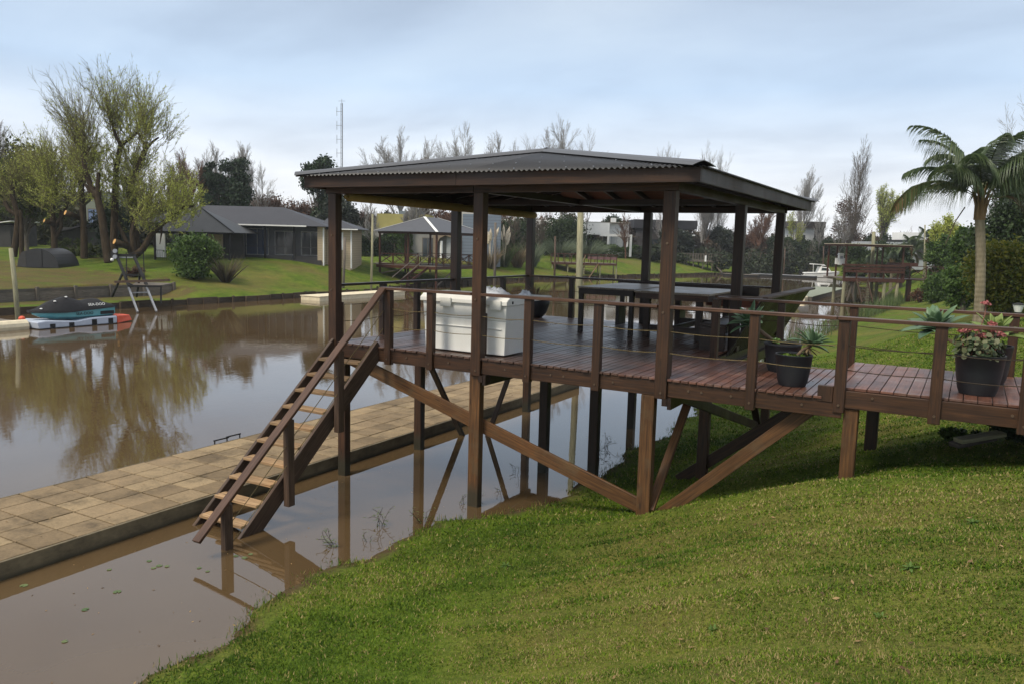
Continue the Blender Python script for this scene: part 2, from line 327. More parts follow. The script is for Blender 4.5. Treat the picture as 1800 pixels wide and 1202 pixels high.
# ------------------------------------------------------------------ pavilion over the water
D = 2.308; H = 2.42; RH = .95
PX = [-5.70, -2.88, 0.0]; PY = [0.0, 3.55, 6.70]; PW, PD = .165, .15
pav = wempty('dock_pavilion', (-2.8, 3.4, 0), 'large dark wooden pavilion on stilts with corrugated hip roof, between the jetty and lawn', 'pavilion')
def bolts(par, pts):
    for x, y, z in pts:
        mb = MB(); mb.tube([(x, y-.014, z), (x, y+.02, z)], .015, 8)
        o = mb.build('bolt', M_bolt); o.parent = par; o.matrix_parent_inverse = par.matrix_parent_inverse.copy() if 0 else Matrix.Identity(4)
def ropeline(par, bays, f, sag, mat, r=.0052, n=8, name='rope'):
    pts = []
    for a, b in bays:
        for k in range(n+1):
            q = a+(b-a)*k/n; p = f(q); pts.append((p[0], p[1], p[2]-sag*math.sin(math.pi*k/n)))
    mb = MB(); mb.tube(pts, r, 6); return mb.build(name, mat, par, smooth=True)
for j, y in enumerate(PY):
    for i, x in enumerate(PX):
        if i == 1 and j == 1: continue
        m = MB(100+i*7+j); jx = x if i != 1 else (x if j == 0 else -2.80)
        zb = {0: D-.27}.get(j, D-.02); m.box(jx, jx+PW, y-.02, y+PD-.02, zb, D+H-.003)
        if j == 0: m.box(jx+.035, jx+PW-.002, y+PD-.016, y+PD+.03, D+.02, D+RH-.3)
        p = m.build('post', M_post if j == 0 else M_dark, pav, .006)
        if j == 0:
            cx = jx+PW/2; bolts(p, [(cx+.0, y-.02, D+1.75), (cx-.01, y-.02, D+.86), (cx+.01, y-.02, D-.19)])
# deck boards
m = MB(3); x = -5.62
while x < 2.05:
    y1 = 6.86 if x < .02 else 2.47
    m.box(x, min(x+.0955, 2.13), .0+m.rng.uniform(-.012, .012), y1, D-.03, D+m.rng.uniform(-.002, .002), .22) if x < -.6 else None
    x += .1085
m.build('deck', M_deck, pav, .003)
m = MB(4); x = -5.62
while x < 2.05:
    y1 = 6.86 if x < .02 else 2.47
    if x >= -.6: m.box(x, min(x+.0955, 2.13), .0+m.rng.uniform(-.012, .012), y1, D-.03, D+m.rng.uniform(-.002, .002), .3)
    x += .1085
m.build('deck', M_deckred, pav, .003, label='reddish rain-washed deck boards outside the roof, sunlight put into their colour')  # redder boards: sunlight put into the colour, along with wet weathering
# deck edge boards
m = MB(5); m.box(-5.66, -2.885, .025, .075, D-.24, D-.034); m.box(-2.70, -.005, .025, .075, D-.24, D-.034); m.box(.17, 2.30, .025, .075, D-.24, D-.034, t0=1.1)
fa = m.build('fascia', M_post, pav, .004)
bolts(fa, [(x, .025, D-.13) for x in (-4.1, -3.3, -2.3, -1.55, -1.35, -.6, .45, .62, 1.0, 1.85)])
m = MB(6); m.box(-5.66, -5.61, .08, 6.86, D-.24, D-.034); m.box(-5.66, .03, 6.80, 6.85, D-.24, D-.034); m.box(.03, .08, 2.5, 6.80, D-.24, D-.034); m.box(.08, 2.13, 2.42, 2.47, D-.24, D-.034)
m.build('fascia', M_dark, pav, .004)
m = MB(7)
for y in (.9, 1.8, 2.75, 3.7, 4.6, 5.5): m.box(-5.6, .02 if y > 2.4 else 2.1, y, y+.06, D-.19, D-.034)
for x in (-5.50, -2.66, .10): m.box(x, x+.07, .085, 6.78, D-.36, D-.195)
for x in (-2.83, .02): m.box(x+.09, x+.16, -.015, .08, D-.36, D-.26); m.box(x+.165, x+.215, -.01, .9, D-.40, D-.245)
m.build('joist', M_dark, pav)
# substructure posts
def under(x, y, zb, w=.16, d=.14, mat=M_post, zt=D-.25, tw=0):
    m = MB(int(x*10+y*100)+500); m.beam((x, y, zb), (x+tw, y, zt), w, d, (0, 1, 0)); m.build('stilt', mat, pav, .006)
under(-5.55, .20, -1.2); under(-5.52, 2.3, -1.4); under(-5.52, 6.6, -1.4)
under(-2.83, .095, -.8, .185, .13, M_brace, D-.245); under(-2.80, 2.3, -1.2, .16, .14, M_dark); under(-2.80, 6.5, -1.2, .16, .14, M_dark)
under(-1.84, 2.3, -.9, .16, .14, M_dark); under(-.10, .095, .15, .185, .13, M_brace, D-.245); under(.04, 2.3, .2); under(.06, 6.6, .2)
# braces
def brace(a, b, w, h, mat, up=(0, 0, 1)):
    m = MB(int(abs(a[0]*31+b[0]*7)*10)); m.beam(a, b, w, h, up, t0=1.0); m.build('brace', mat, pav, .006)
brace((-5.45, .19, 2.04), (-.15, .19, .46), .05, .21, M_brace)
brace((-5.47, 2.32, 1.95), (-5.47, 3.95, -.30), .05, .13, M_dark, (1, 0, 0)); brace((-5.05, 3.92, -.25), (-4.40, 4.25, 2.02), .10, .05, M_strg, (0, 1, 0))
brace((.06, 1.62, 2.05), (-.02, .10, .47), .05, .12, M_brace, (1, 0, 0)); brace((2.05, .22, 2.22), (.10, .22, .40), .05, .17, M_brace)
brace((1.95, 2.33, 2.12), (-.35, 2.33, .28), .05, .17, M_post); brace((.14, .2, 2.10), (.14, 5.6, .62), .05, .15, M_dark); brace((.14, 4.3, 2.05), (.14, 5.7, .55), .05, .13, M_dark, (1, 0, 0))
# railings
def rail_post(x, y, z0=D-.27, z1=D+RH-.035, w=.115, d=.10, mat=M_post, par=pav):
    m = MB(int(x*50+y*9)+900); m.box(x, x+w, y, y+d, z0, z1); p = m.build('railing_post', mat, par, .005)
    if y < .1: bolts(p, [(x+w/2, y, z0+.09)])
RXs = [-4.52, -3.70, -1.99, -.91, 1.18]
for x in RXs: rail_post(x, -.02)
m = MB(11); m.box(-4.60, -2.885, -.045, .085, D+RH-.035, D+RH+.005); m.box(-2.71, -.005, -.045, .085, D+RH-.035, D+RH+.005); m.box(.17, 2.18, -.045, .085, D+RH-.035, D+RH+.005)
m.build('handrail', M_rail, pav, .004)
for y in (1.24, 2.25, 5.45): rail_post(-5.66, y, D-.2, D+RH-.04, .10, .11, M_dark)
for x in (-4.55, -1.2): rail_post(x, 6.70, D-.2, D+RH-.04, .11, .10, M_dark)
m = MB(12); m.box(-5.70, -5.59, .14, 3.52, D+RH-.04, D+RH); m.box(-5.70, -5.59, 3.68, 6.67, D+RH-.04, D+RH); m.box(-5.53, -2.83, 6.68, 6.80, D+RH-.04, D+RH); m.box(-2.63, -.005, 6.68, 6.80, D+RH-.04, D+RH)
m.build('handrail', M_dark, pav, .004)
for z in (.34, .62):
    bb = (-4.47, -3.65, -2.80, -1.94, -.86, .08, 1.23, 2.23)
    ropeline(pav, list(zip(bb, bb[1:])), lambda q: (q, .03, D+z), .022, M_rope)
    ropeline(pav, [(.07, 1.29), (1.29, 2.30), (2.30, 3.6), (3.6, 5.5), (5.5, 6.75)], lambda q: (-5.61, q, D+z), .03, M_ropeb)
    ropeline(pav, [(-5.6, -4.5), (-4.5, -2.72), (-2.72, -1.15), (-1.15, .05)], lambda q: (q, 6.75, D+z), .03, M_ropeb)
# roof frame
m = MB(20); m.box(-5.77, -2.905, .0, .11, D+H, D+H+.12); m.box(-2.895, .19, .0, .11, D+H, D+H+.12, t0=1.15)
m.box(-5.77, .19, 6.70, 6.81, D+H, D+H+.12, t0=.7)
m.box(-5.70, -5.58, .115, 6.69, D+H, D+H+.12, t0=.7); m.box(.05, .17, .115, 6.69, D+H, D+H+.12, t0=.7); m.build('roof_beam', M_post, pav, .004)
m = MB(21); m.box(-5.80, -2.905, -.45, -.41, D+2.485, D+2.665, t0=.65); m.box(-2.90, .60, -.45, -.41, D+2.485, D+2.665, t0=.8); m.box(.56, .60, -.405, 7.0, D+2.485, D+2.665, t0=.6)
m.box(-5.80, -5.76, -.405, 7.0, D+2.485, D+2.665, t0=.7); m.box(-5.755, .555, 6.96, 7.0, D+2.485, D+2.665, t0=.7); m.build('fascia', M_post, pav, .003)
EX0, EX1, EY0, EY1, EZ, AX, AY0, AY1, AZ = -5.93, .66, -.52, 7.08, D+2.665, -2.85, 2.2, 4.4, D+3.235
# ceiling boards on the underside, rafters
m = MB(22); q = .05; c = [(EX0+.12, EY0+.1, EZ-q+.012), (EX1-.1, EY0+.1, EZ-q+.012), (EX1-.1, EY1-.1, EZ-q+.012), (EX0+.12, EY1-.1, EZ-q+.012)]; r0, r1 = (AX, AY0, AZ-q), (AX, AY1, AZ-q)
m.face([c[0], c[1], r0]); m.face([c[1], c[2], r1, r0]); m.face([c[2], c[3], r1]); m.face([c[3], c[0], r0, r1]); m.build('ceiling', M_ceil, pav)
m = MB(23)
def rz(x, y):                                              # height of the roof plane
    a = (y-EY0)/(AY0-EY0); b_ = (EY1-y)/(EY1-AY1); c_ = (x-EX0)/(AX-EX0); d_ = (EX1-x)/(EX1-AX); return EZ+(AZ-EZ)*max(0, min(a, b_, c_, d_, 1))
for k in range(1, 10):
    x = EX0+(EX1-EX0)*k/10; s = min((x-EX0)/(AX-EX0), (EX1-x)/(EX1-AX), 1); ya = EY0+(AY0-EY0)*s; yb = EY1-(EY1-AY1)*s
    m.beam((x, EY0+.15, rz(x, EY0+.15)-.12), (x, ya, rz(x, ya)-.12), .05, .10, t0=.6); m.beam((x, EY1-.15, rz(x, EY1-.15)-.12), (x, yb, rz(x, yb)-.12), .05, .10, t0=.6)
for k in range(1, 11):
    y = EY0+(EY1-EY0)*k/11; s = min((y-EY0)/(AY0-EY0), (EY1-y)/(EY1-AY1), 1); xa = EX0+(AX-EX0)*s; xb = EX1-(EX1-AX)*s
    m.beam((EX0+.15, y, rz(EX0+.15, y)-.12), (xa, y, rz(xa, y)-.12), .05, .10, t0=.6); m.beam((EX1-.15, y, rz(EX1-.15, y)-.12), (xb, y, rz(xb, y)-.12), .05, .10, t0=.6)
m.build('rafter', M_dark, pav)
m = MB(24); m.box(-2.95, -2.87, .12, 6.68, D+H-.0+.01, D+H+.11); m.box(-5.57, .04, 3.55, 3.65, D+H+.0, D+H+.10); m.build('tie_beam', M_dark, pav)
# corrugated roof
V = []; F = []
def corr(u0, u1, eave, top, period=.0785, amp=.011, ns=8):
    n = int((u1-u0)/period*ns); b = len(V)
    for k in range(n+1):
        u = u0+(u1-u0)*k/n; e = np.array(eave(u)); t_ = np.array(top(u)); w = amp*math.cos(2*math.pi*(u-u0)/period)
        e[2] += w; t_[2] += w; V.append(e); V.append(t_)
    for k in range(n): F.append((b+2*k, b+2*k+2, b+2*k+3, b+2*k+1))
sx_ = lambda u: min((u-EX0)/(AX-EX0), (EX1-u)/(EX1-AX)); sy_ = lambda u: min((u-EY0)/(AY0-EY0), (EY1-u)/(EY1-AY1), 1)
corr(EX0, EX1, lambda u: (u, EY0, EZ), lambda u: (u, EY0+(AY0-EY0)*sx_(u), EZ+(AZ-EZ)*sx_(u)))
corr(EX0, EX1, lambda u: (u, EY1, EZ), lambda u: (u, EY1-(EY1-AY1)*sx_(u), EZ+(AZ-EZ)*sx_(u)))
corr(EY0, EY1, lambda u: (EX1, u, EZ), lambda u: (EX1-(EX1-AX)*sy_(u), u, EZ+(AZ-EZ)*sy_(u)))
corr(EY0, EY1, lambda u: (EX0, u, EZ), lambda u: (EX0+(AX-EX0)*sy_(u), u, EZ+(AZ-EZ)*sy_(u)))
rf = npmesh('roof', V, F, M_roof, pav)
sm = rf.modifiers.new('thick', 'SOLIDIFY'); sm.thickness = .003; rf.data.shade_smooth()
m = MB(25)
def hipcap(a, b, w=.17, h=.035):
    a = vec(a); b = vec(b); d = (b-a).normalized(); s = d.cross(Vector((0, 0, 1))).normalized(); n = 14; b0 = len(m.v)
    for k in range(n+1):
        p = a+(b-a)*k/n; 
        for o, z in ((-w, -.018), (-w*.45, h*.7), (0, h+.012), (w*.45, h*.7), (w, -.018)): m.v.append(tuple(p+s*o+Vector((0, 0, z))))
    for k in range(n):
        for j in range(4): m.quad((b0+k*5+j, b0+k*5+j+1, b0+k*5+5+j+1, b0+k*5+5+j))
for cx_, cy_ in ((EX0, EY0), (EX1, EY0), (EX1, EY1), (EX0, EY1)): hipcap((cx_, cy_, EZ+.018), (AX, AY0 if cy_ < 1 else AY1, AZ+.016))
hipcap((AX, AY0-.05, AZ+.02), (AX, AY1+.05, AZ+.02))
cp = m.build('ridge_cap', M_cap, rf, smooth=False); sm = cp.modifiers.new('thick', 'SOLIDIFY'); sm.thickness = .006
m = MB(26); m.tube([(0, 0, .008), (0, 0, .020)], .011, 6); sc0 = m.build('roof_screw', M_steel, rf); first = True
for yy in (-.38, .35, 1.15):
    for k in range(0, 84, 5):
        u = EX0+.0785*k
        if EY0+(AY0-EY0)*sx_(u) > yy+.1:
            o = sc0 if first else sc0.copy(); first or COL.objects.link(o); first = False; o.location = (u, yy, rz(u, yy))
# rolled blind under the left eave
m = MB(27); m.tube([(-5.46, .2, D+2.375), (-5.46, 3.5, D+2.365), (-5.46, 6.62, D+2.34)], [.068, .078, .07], 14); m.tube([(-5.46, .12, D+2.375), (-5.46, .2, D+2.375)], .03, 8); m.build('rolled_blind', M_blind, pav, smooth=True)
# stairs down to the water
zt0, zb0 = 2.215, -.20; yt0, yb0 = .01, -2.86
def sline(f): return (yt0+(yb0-yt0)*f, zt0+(zb0-zt0)*f)
m = MB(30)
for x in (-5.60, -4.70):
    a = sline(-.03); b = sline(1.0); m.beam((x, a[0], a[1]), (x, b[0], b[1]), .055, .27)
st = m.build('stringer', M_strg, pav, .005)
for k in range(10):
    y = -.30-.262*k; z = 2.065-.2155*k; m = MB(300+k); w = .13
    m.beam((-5.565, y, z), (-4.735, y+.01, z+m.rng.uniform(-.008, .008)), .20, .045, t0=.62+.11*min(k, 7)-.06*(k % 2)); m.build('tread', M_tread, pav, .008)
m = MB(31); HY0, HZ0, HY1, HZ1 = -.02, D+RH-.01, -3.62, .245
m.beam((-4.54, HY0, HZ0), (-4.54, HY1, HZ1), .13, .045); m.build('handrail', M_rail, pav, .005)
hz = lambda y: HZ0+(HZ1-HZ0)*(y-HY0)/(HY1-HY0)
for y, zb in ((-1.03, 1.13), (-2.05, .27), (-3.14, -.7)):
    m = MB(int(-y*100)); m.box(-4.60, -4.50, y-.06, y+.06, zb, hz(y)-.05); m.build('stair_post', M_strg, pav, .005)
for o in (.36, .64): ropeline(pav, [(-.02, -1.03), (-1.03, -2.05), (-2.05, -3.14)], lambda q: (-4.54, q, hz(q)-o), .015, M_rope, .0058, 5)
# ------------------------------------------------------------------ walkway to the bank
WZ = D+.125; wk = wempty('walkway', (5, 1.2, 1.9), 'red brown plank walkway with rope rails running from the pavilion to the lawn', 'walkway')
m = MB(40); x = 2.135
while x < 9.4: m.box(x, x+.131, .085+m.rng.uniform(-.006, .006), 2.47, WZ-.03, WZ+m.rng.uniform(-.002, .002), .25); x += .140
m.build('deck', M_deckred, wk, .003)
m = MB(41); m.box(2.02, 2.195, .012, .085, D-.06, WZ+.005); m.box(2.30, 9.4, .03, .083, WZ-.24, WZ-.034, t0=1.1); m.box(2.15, 9.4, 2.40, 2.46, WZ-.24, WZ-.034)
for y in (.8, 1.5): m.box(2.2, 9.3, y, y+.06, WZ-.2, WZ-.034)
m.box(2.34, 2.42, .09, 2.38, WZ-.36, WZ-.245); fa = m.build('beam', M_post, wk, .004)
bolts(fa, [(2.62, .03, WZ-.09), (4.0, .03, WZ-.11), (5.2, .03, WZ-.1)])
for x, y, zb, mt in ((2.40, .13, 1.1, M_brace), (2.44, 2.36, 1.1, M_dark), (6.2, .13, 1.6, M_brace), (6.2, 2.36, 1.6, M_dark)):
    m = MB(int(x*10+y)); m.beam((x, y, zb), (x, y, WZ-.25), .16, .14, (0, 1, 0)); m.build('stilt', mt, wk, .006)
for x in (2.20, 3.20, 4.05, 5.2, 6.4, 7.6, 8.5):
    rail_post(x, .0, WZ-.30, D+RH-.035, .125, .10, M_post, wk)
for x in (2.02, 3.98, 5.3, 6.6, 7.6, 8.5): rail_post(x, 2.40, WZ-.20, D+RH-.035, .11, .09, M_post, wk)
m = MB(42); m.box(2.185, 8.6, -.025, .105, D+RH-.035, D+RH+.005); m.box(.10, 8.6, 2.38, 2.50, D+RH-.035, D+RH+.005); m.build('handrail', M_rail, wk, .004)
rail_post(.03, 2.38, D-.2, D+RH-.036, .11, .11, M_post, wk); rail_post(1.02, 2.40, D-.2, D+RH-.036, .10, .09, M_dark, wk)
for z in (.34, .62):
    bb = (2.26, 3.26, 4.11, 5.26, 6.46, 7.66); ropeline(wk, list(zip(bb, bb[1:])), lambda q: (q, .05, D+z), .02, M_ropeb)
    bb = (.09, 1.07, 2.07, 4.03, 5.35, 6.65); ropeline(wk, list(zip(bb, bb[1:])), lambda q: (q, 2.45, D+z+.03), .035, M_ropeb)
# ------------------------------------------------------------------ concrete jetty
m_, t, b = newmat('concrete paving slabs'); tcn = t.nodes.new('ShaderNodeTexCoord'); ob = tcn.outputs['Object']
tn = attr(t); nn = noise(t, ob, 2.2, 6, .7); nf = noise(t, ob, 28, 4, .7)
c = ramp(t, tn, [(0, (.165, .115, .060)), (.5, (.225, .160, .088)), (1, (.285, .208, .115))]); c = mixc(t, .85, c, ramp(t, nn, [(.32, (.38, .37, .34)), (.47, (.85, .85, .83)), (.6, (1, 1, 1)), (.75, (1.25, 1.2, 1.08))]), 'MULTIPLY')
c = mixc(t, .45, c, ramp(t, nf, [(.3, (.5, .5, .5)), (.7, (1.3, 1.3, 1.3))]), 'MULTIPLY'); t.links.new(c, b.inputs['Base Color']); b.inputs['Roughness'].default_value = .9; bump(t, b, nf, .4, .008); M_slab = m_
m_, t, b = newmat('wet mossy concrete'); tcn = t.nodes.new('ShaderNodeTexCoord'); ob = tcn.outputs['Object']; sp = t.nodes.new('ShaderNodeSeparateXYZ'); t.links.new(ob, sp.inputs[0])
nn = noise(t, mapping(t, ob, (1, 1, 2)), 3, 6, .7); c = ramp(t, nn, [(.3, (.06, .048, .028)), (.6, (.15, .12, .07)), (.8, (.20, .165, .10))]); c = mixc(t, ramp(t, sp.outputs[2], [(.01, 1.0), (.07, 0.0)]), c, (.035, .03, .015))
t.links.new(c, b.inputs['Base Color']); b.inputs['Roughness'].default_value = .8; bump(t, b, nn, .4, .01); M_wetc = m_
JX0, JX1, JZ = -8.24, -5.90, .225
je = wempty('concrete_jetty', (-7.1, 0, 0), 'long concrete jetty paved with square buff slabs lying low in the brown water', 'jetty')
m = MB(50); m.box(JX0+.02, JX1-.045, -16, 10.4, -.05, JZ-.05); m.build('core', M_wetc, je)
m = MB(51); m.box(JX1-.04, JX1, -16, 10.4, -.04, JZ-.002); m.box(JX0, JX0+.018, -16, 10.4, -.04, JZ-.002); m.box(JX0+.02, JX1-.042, 10.36, 10.42, -.04, JZ-.002); m.build('side', M_wetc, je, .004)
m = MB(52); nr = 5; sw = (JX1-JX0-.07)/nr; y = -16.0; k = 0
while y < 10.3:
    for r_ in range(nr):
        off = .0 if r_ % 2 == 0 else .0; x = JX0+.025+sw*r_; dz = m.rng.uniform(-.004, .004)
        m.box(x+.009, x+sw-.009, y+.009+off, min(y+.505, 10.35)-.007+off, JZ-.045, JZ+dz, 0, m.rng.uniform(.0, 1.0))
    y += .51
m.build('slab', M_slab, je, .005)
m = MB(53)
for y in (-.22, .06, .36): m.tube([(-8.30, y, .13), (-8.30, y, .27)], .012, 6)
m.tube([(-8.30, -.24, .27), (-8.30, .10, .27)], .014, 6); m.tube([(-8.30, .05, .285), (-8.30, .38, .285)], .014, 6); o = m.build('mooring_cleat', M_black, je)
# ------------------------------------------------------------------ furniture on the deck
def shell_box(m, x0, x1, y0, y1, z0, z1, tx=.02, ty=.02):    # box tapering towards the bottom
    b = [(x0+tx, y0+ty, z0), (x1-tx, y0+ty, z0), (x1-tx, y1-ty, z0), (x0+tx, y1-ty, z0)]; t = [(x0, y0, z1), (x1, y0, z1), (x1, y1, z1), (x0, y1, z1)]
    o = len(m.v); m.v += b+t
    for q in ((0, 1, 5, 4), (1, 2, 6, 5), (2, 3, 7, 6), (3, 0, 4, 7), (3, 2, 1, 0), (4, 5, 6, 7)): m.quad([o+k for k in q])
ch = wempty('storage_chest', (-3.2, .7, D), 'big white plastic storage chest behind the front railing between two posts', 'chest')
m = MB(); shell_box(m, -3.97, -2.47, .30, 1.02, D+.02, D+.52, .025, .015); shell_box(m, -3.985, -2.455, .285, 1.035, D+.535, D+.76, .012, .01); m.box(-3.96, -2.48, .31, 1.01, D+.515, D+.54, t0=.6)
m.box(-3.90, -2.54, .285, .31, D+.40, D+.415, t0=.8); m.build('body', M_white, ch, .012)
m = MB(); prof = [(.25, D+.765), (1.07, D+.765), (1.07, D+.83), (.98, D+.90), (.36, D+.90), (.25, D+.83)]; m.prism(prof, 0, -4.02, -2.43); m.build('lid', M_white, ch, .01)
for x in (-3.62, -2.72):
    m = MB(); m.box(x, x+.2, .222, .252, D+.70, D+.84); m.build('latch', M_white, ch, .006)
m = MB(); m.prism([(1.05, D+.80), (1.75, D+.80), (1.70, D+.86), (1.05, D+.905)], 0, -2.62, -2.43); m.build('hinge_arm', M_white, ch, .01)
m = MB(); m.box(-2.428, -2.42, .40, .43, D+.79, D+.83); m.build('keyhole', M_black, ch)
def crumple(loc, rx, ry, rz_, seed, label):
    rng = random.Random(seed); n = 34; V = []; F = []
    for i in range(n+1):
        for j in range(n+1):
            u, v = i/n*2-1, j/n*2-1; r = math.hypot(u, v); h = max(0, 1-r**2.2)
            w = sum(math.sin(u*a+v*b_+c_)*d_ for a, b_, c_, d_ in ((7, 3, 1, .16), (-5, 9, 2, .14), (13, -7, 4, .10), (17, 15, 0, .07), (-23, 11, 3, .05)))
            V.append((loc[0]+u*rx, loc[1]+v*ry, loc[2]+rz_*h*(.75+abs(w)*1.5)))
    for i in range(n):
        for j in range(n): o = i*(n+1)+j; F.append((o, o+n+1, o+n+2, o+1))
    o = npmesh('plastic_wrap', V, F, M_film); tag(o, label, 'plastic wrap', 'plastic wrap heaped on the chest'); return o
crumple((-2.98, .74, D+.90), .30, .24, .10, 3, 'larger crumpled clear plastic wrap on the lid of the white chest'); crumple((-2.55, 1.02, D+.86), .13, .13, .10, 5, 'small crumpled plastic wrap at the right back corner of the white chest')
def legs(m_list, par, mat, name='leg'):
    for a, b, w, h in m_list: m = MB(int(abs(a[0]*100+a[1]*7))); m.beam(a, b, w, h, (0, 1, 0)); m.build(name, mat, par, .004)
M_top = wood('grey brown table top', (.16, .12, .08), (.27, .22, .16), (.36, .31, .24), (.30, .48), .8, .45)
M_blk = wood('black brown timber', (.010, .007, .005), (.022, .014, .010), (.04, .026, .018), (.35, .6))
TA = wempty('side_table', (-2.5, 5.4, D), 'slim dark deck table with thin straight legs, left of the heavier table', 'table'); TZ = D+.86
m = MB(60)
for k in range(10): m.box(-3.16+k*.118, -3.16+k*.118+.112, 4.22, 6.50, TZ, TZ+.03, .1)
m.build('tabletop', M_top, TA, .003)
m = MB(61); m.box(-3.14, -2.02, 4.24, 4.28, TZ-.11, TZ-.002); m.box(-3.14, -2.02, 6.44, 6.48, TZ-.11, TZ-.002); m.box(-3.15, -3.11, 4.29, 6.43, TZ-.11, TZ-.002); m.box(-2.05, -2.01, 4.29, 6.43, TZ-.11, TZ-.002); m.build('apron', M_blk, TA)
legs([((x, y, D), (x, y, TZ-.004), .09, .07) for x in (-3.10, -2.05) for y in (4.29, 6.42)]+[((-2.55, 6.42, D), (-2.55, 6.42, TZ-.004), .08, .06)], TA, M_blk)
TB = wempty('dining_table', (-1.2, 5.2, D), 'heavy wooden deck table with thick top and low stretchers beside the slim table', 'table')
m = MB(62)
for k in range(11): m.box(-1.97+k*.130, -1.97+k*.130+.124, 4.18, 6.42, TZ-.02, TZ+.015, .12)
m.build('tabletop', M_top, TB, .003)
m = MB(63); m.box(-1.95, -.56, 4.20, 4.25, TZ-.13, TZ-.022, t0=2.2); m.box(-1.95, -.56, 6.34, 6.39, TZ-.13, TZ-.022); m.box(-1.95, -1.90, 4.26, 6.33, TZ-.13, TZ-.022); m.box(-.61, -.56, 4.26, 6.33, TZ-.13, TZ-.022); m.build('apron', M_dark, TB)
legs([((x, y, D), (x, y, TZ-.024), .115, .10) for x in (-1.76, -.76) for y in (4.36, 6.2)], TB, M_dark)
m = MB(64); m.box(-1.70, -.82, 4.33, 4.38, D+.12, D+.24); m.box(-1.70, -.82, 6.17, 6.22, D+.12, D+.24); m.beam((-1.3, 4.4, D+.18), (-1.3, 6.15, D+.18), .06, .10); m.build('stretcher', M_dark, TB)
BB = wempty('back_bench', (-1.8, 6.4, D), 'dark bench with a low board back against the far railing behind the tables', 'bench')
m = MB(65); m.box(-3.3, -.25, 6.10, 6.26, D+.40, D+.44); m.box(-3.3, -.25, 6.28, 6.44, D+.40, D+.44); m.box(-3.3, -.25, 6.46, 6.60, D+.40, D+.44); m.build('seat', M_dark, BB, .003)
m = MB(66); m.box(-3.3, -.22, 6.61, 6.65, D+.74, D+.93); m.build('backrest', M_dark, BB, .003)
m = MB(67); m.box(-1.3, -.22, 6.62, 6.64, D+.50, D+.70, t0=1.0); m.build('backrest_board', M_ceil, BB, .003)
legs([((x, 6.35, D), (x, 6.35, D+.398), .08, .40) for x in (-3.1, -1.75, -.4)], BB, M_blk)
SB = wempty('slatted_bench', (.2, 5.2, D), 'built-in deck bench with a tall outward-leaning slatted back at the right edge', 'bench')
m = MB(68); m.prism([(.50, D+.90), (.70, D+.90), (.70, D+.94), (.50, D+.94)], 1, 3.2, 7.6); m.build('top_rail', M_strg, SB, .005)
m = MB(69); y = 3.28
while y < 7.5: m.beam((.04, y, D-.12), (.60, y, D+.895), .115, .028, (1, 0, -.5), .2); y += .16
m.build('backrest', M_blk, SB)
m = MB(70); m.box(-.42, .02, 3.3, 7.0, D+.40, D+.44); m.build('seat', M_dark, SB, .004)
m = MB(71); m.box(-.42, -.36, 3.3, 3.38, D, D+.398); m.box(-.40, .02, 3.26, 3.30, D+.0, D+.40); m.build('end_panel', M_dark, SB)
m = MB(72); m.box(-.10, .62, 2.98, 3.18, D+.90, D+.94); m.build('arm_shelf', M_strg, SB, .005)
# ------------------------------------------------------------------ pots and succulents
M_agave = leaf('blue green agave leaf', (.045, .10, .055), (.14, .22, .11), .12, .45, .4); M_kal = leaf('kalanchoe leaf', (.045, .08, .035), (.12, .125, .06), .15, .5, .3)
M_pink = leaf('pink flower', (.28, .07, .07), (.42, .16, .15), .3, .6); M_stem = plain('succulent stem', (.11, .08, .055), .8, .2, 0, .25, 20, .3)
def agave_leaf(d, up, L, w, rng, curl=.5):
    d = Vector(d).normalized(); s = d.cross(Vector(up)).normalized(); n = 7; V = []; F = []; p = Vector((0, 0, 0)); dd = d.copy()
    for i in range(n+1):
        t_ = i/n; ww = w*(.35+1.3*math.sin(math.pi*min(1, t_*1.02)**.75)*.55) if t_ < .98 else .002; ww = w*max(.02, (.45+.9*t_-1.35*t_**3.2)); nrm = s.cross(dd).normalized()
        V += [p-s*ww+nrm*ww*.35, p, p+s*ww+nrm*ww*.35]; dd = (dd+Vector((0, 0, -1))*curl*.10*(.3+t_)).normalized(); p = p+dd*L/n
    for i in range(n):
        a = i*3; F += [(a, a+1, a+4, a+3), (a+1, a+2, a+5, a+4)]
    return [tuple(v) for v in V], F
def rosette(name, par, c, axis, L, n, seed, w=.055, mat=None, flat=.0):
    rng = random.Random(seed); V = []; F = []; T = []; axis = Vector(axis).normalized(); q = axis.to_track_quat('Z', 'Y')
    for i in range(n):
        f = i/n; el = R(84-80*f+rng.uniform(-7, 7)-flat); az = i*2.39996+rng.uniform(-.2, .2); d = q @ Vector((math.cos(az)*math.cos(el), math.sin(az)*math.cos(el), math.sin(el)))
        lv, lf = agave_leaf(d, axis, L*(.55+.5*f)*rng.uniform(.85, 1.1), w*(.75+.4*f), rng, .3+.6*f); b_ = len(V)
        V += [(c[0]+v[0], c[1]+v[1], c[2]+v[2]) for v in lv]; F += [tuple(b_+k for k in ff) for ff in lf]; t_ = min(1, max(0, .62-.35*f+rng.uniform(-.2, .25))); T += [t_]*len(lf)
    o = npmesh(name, V, F, mat or M_agave, par, T, True); s = o.modifiers.new('thick', 'SOLIDIFY'); s.thickness = .006; return o
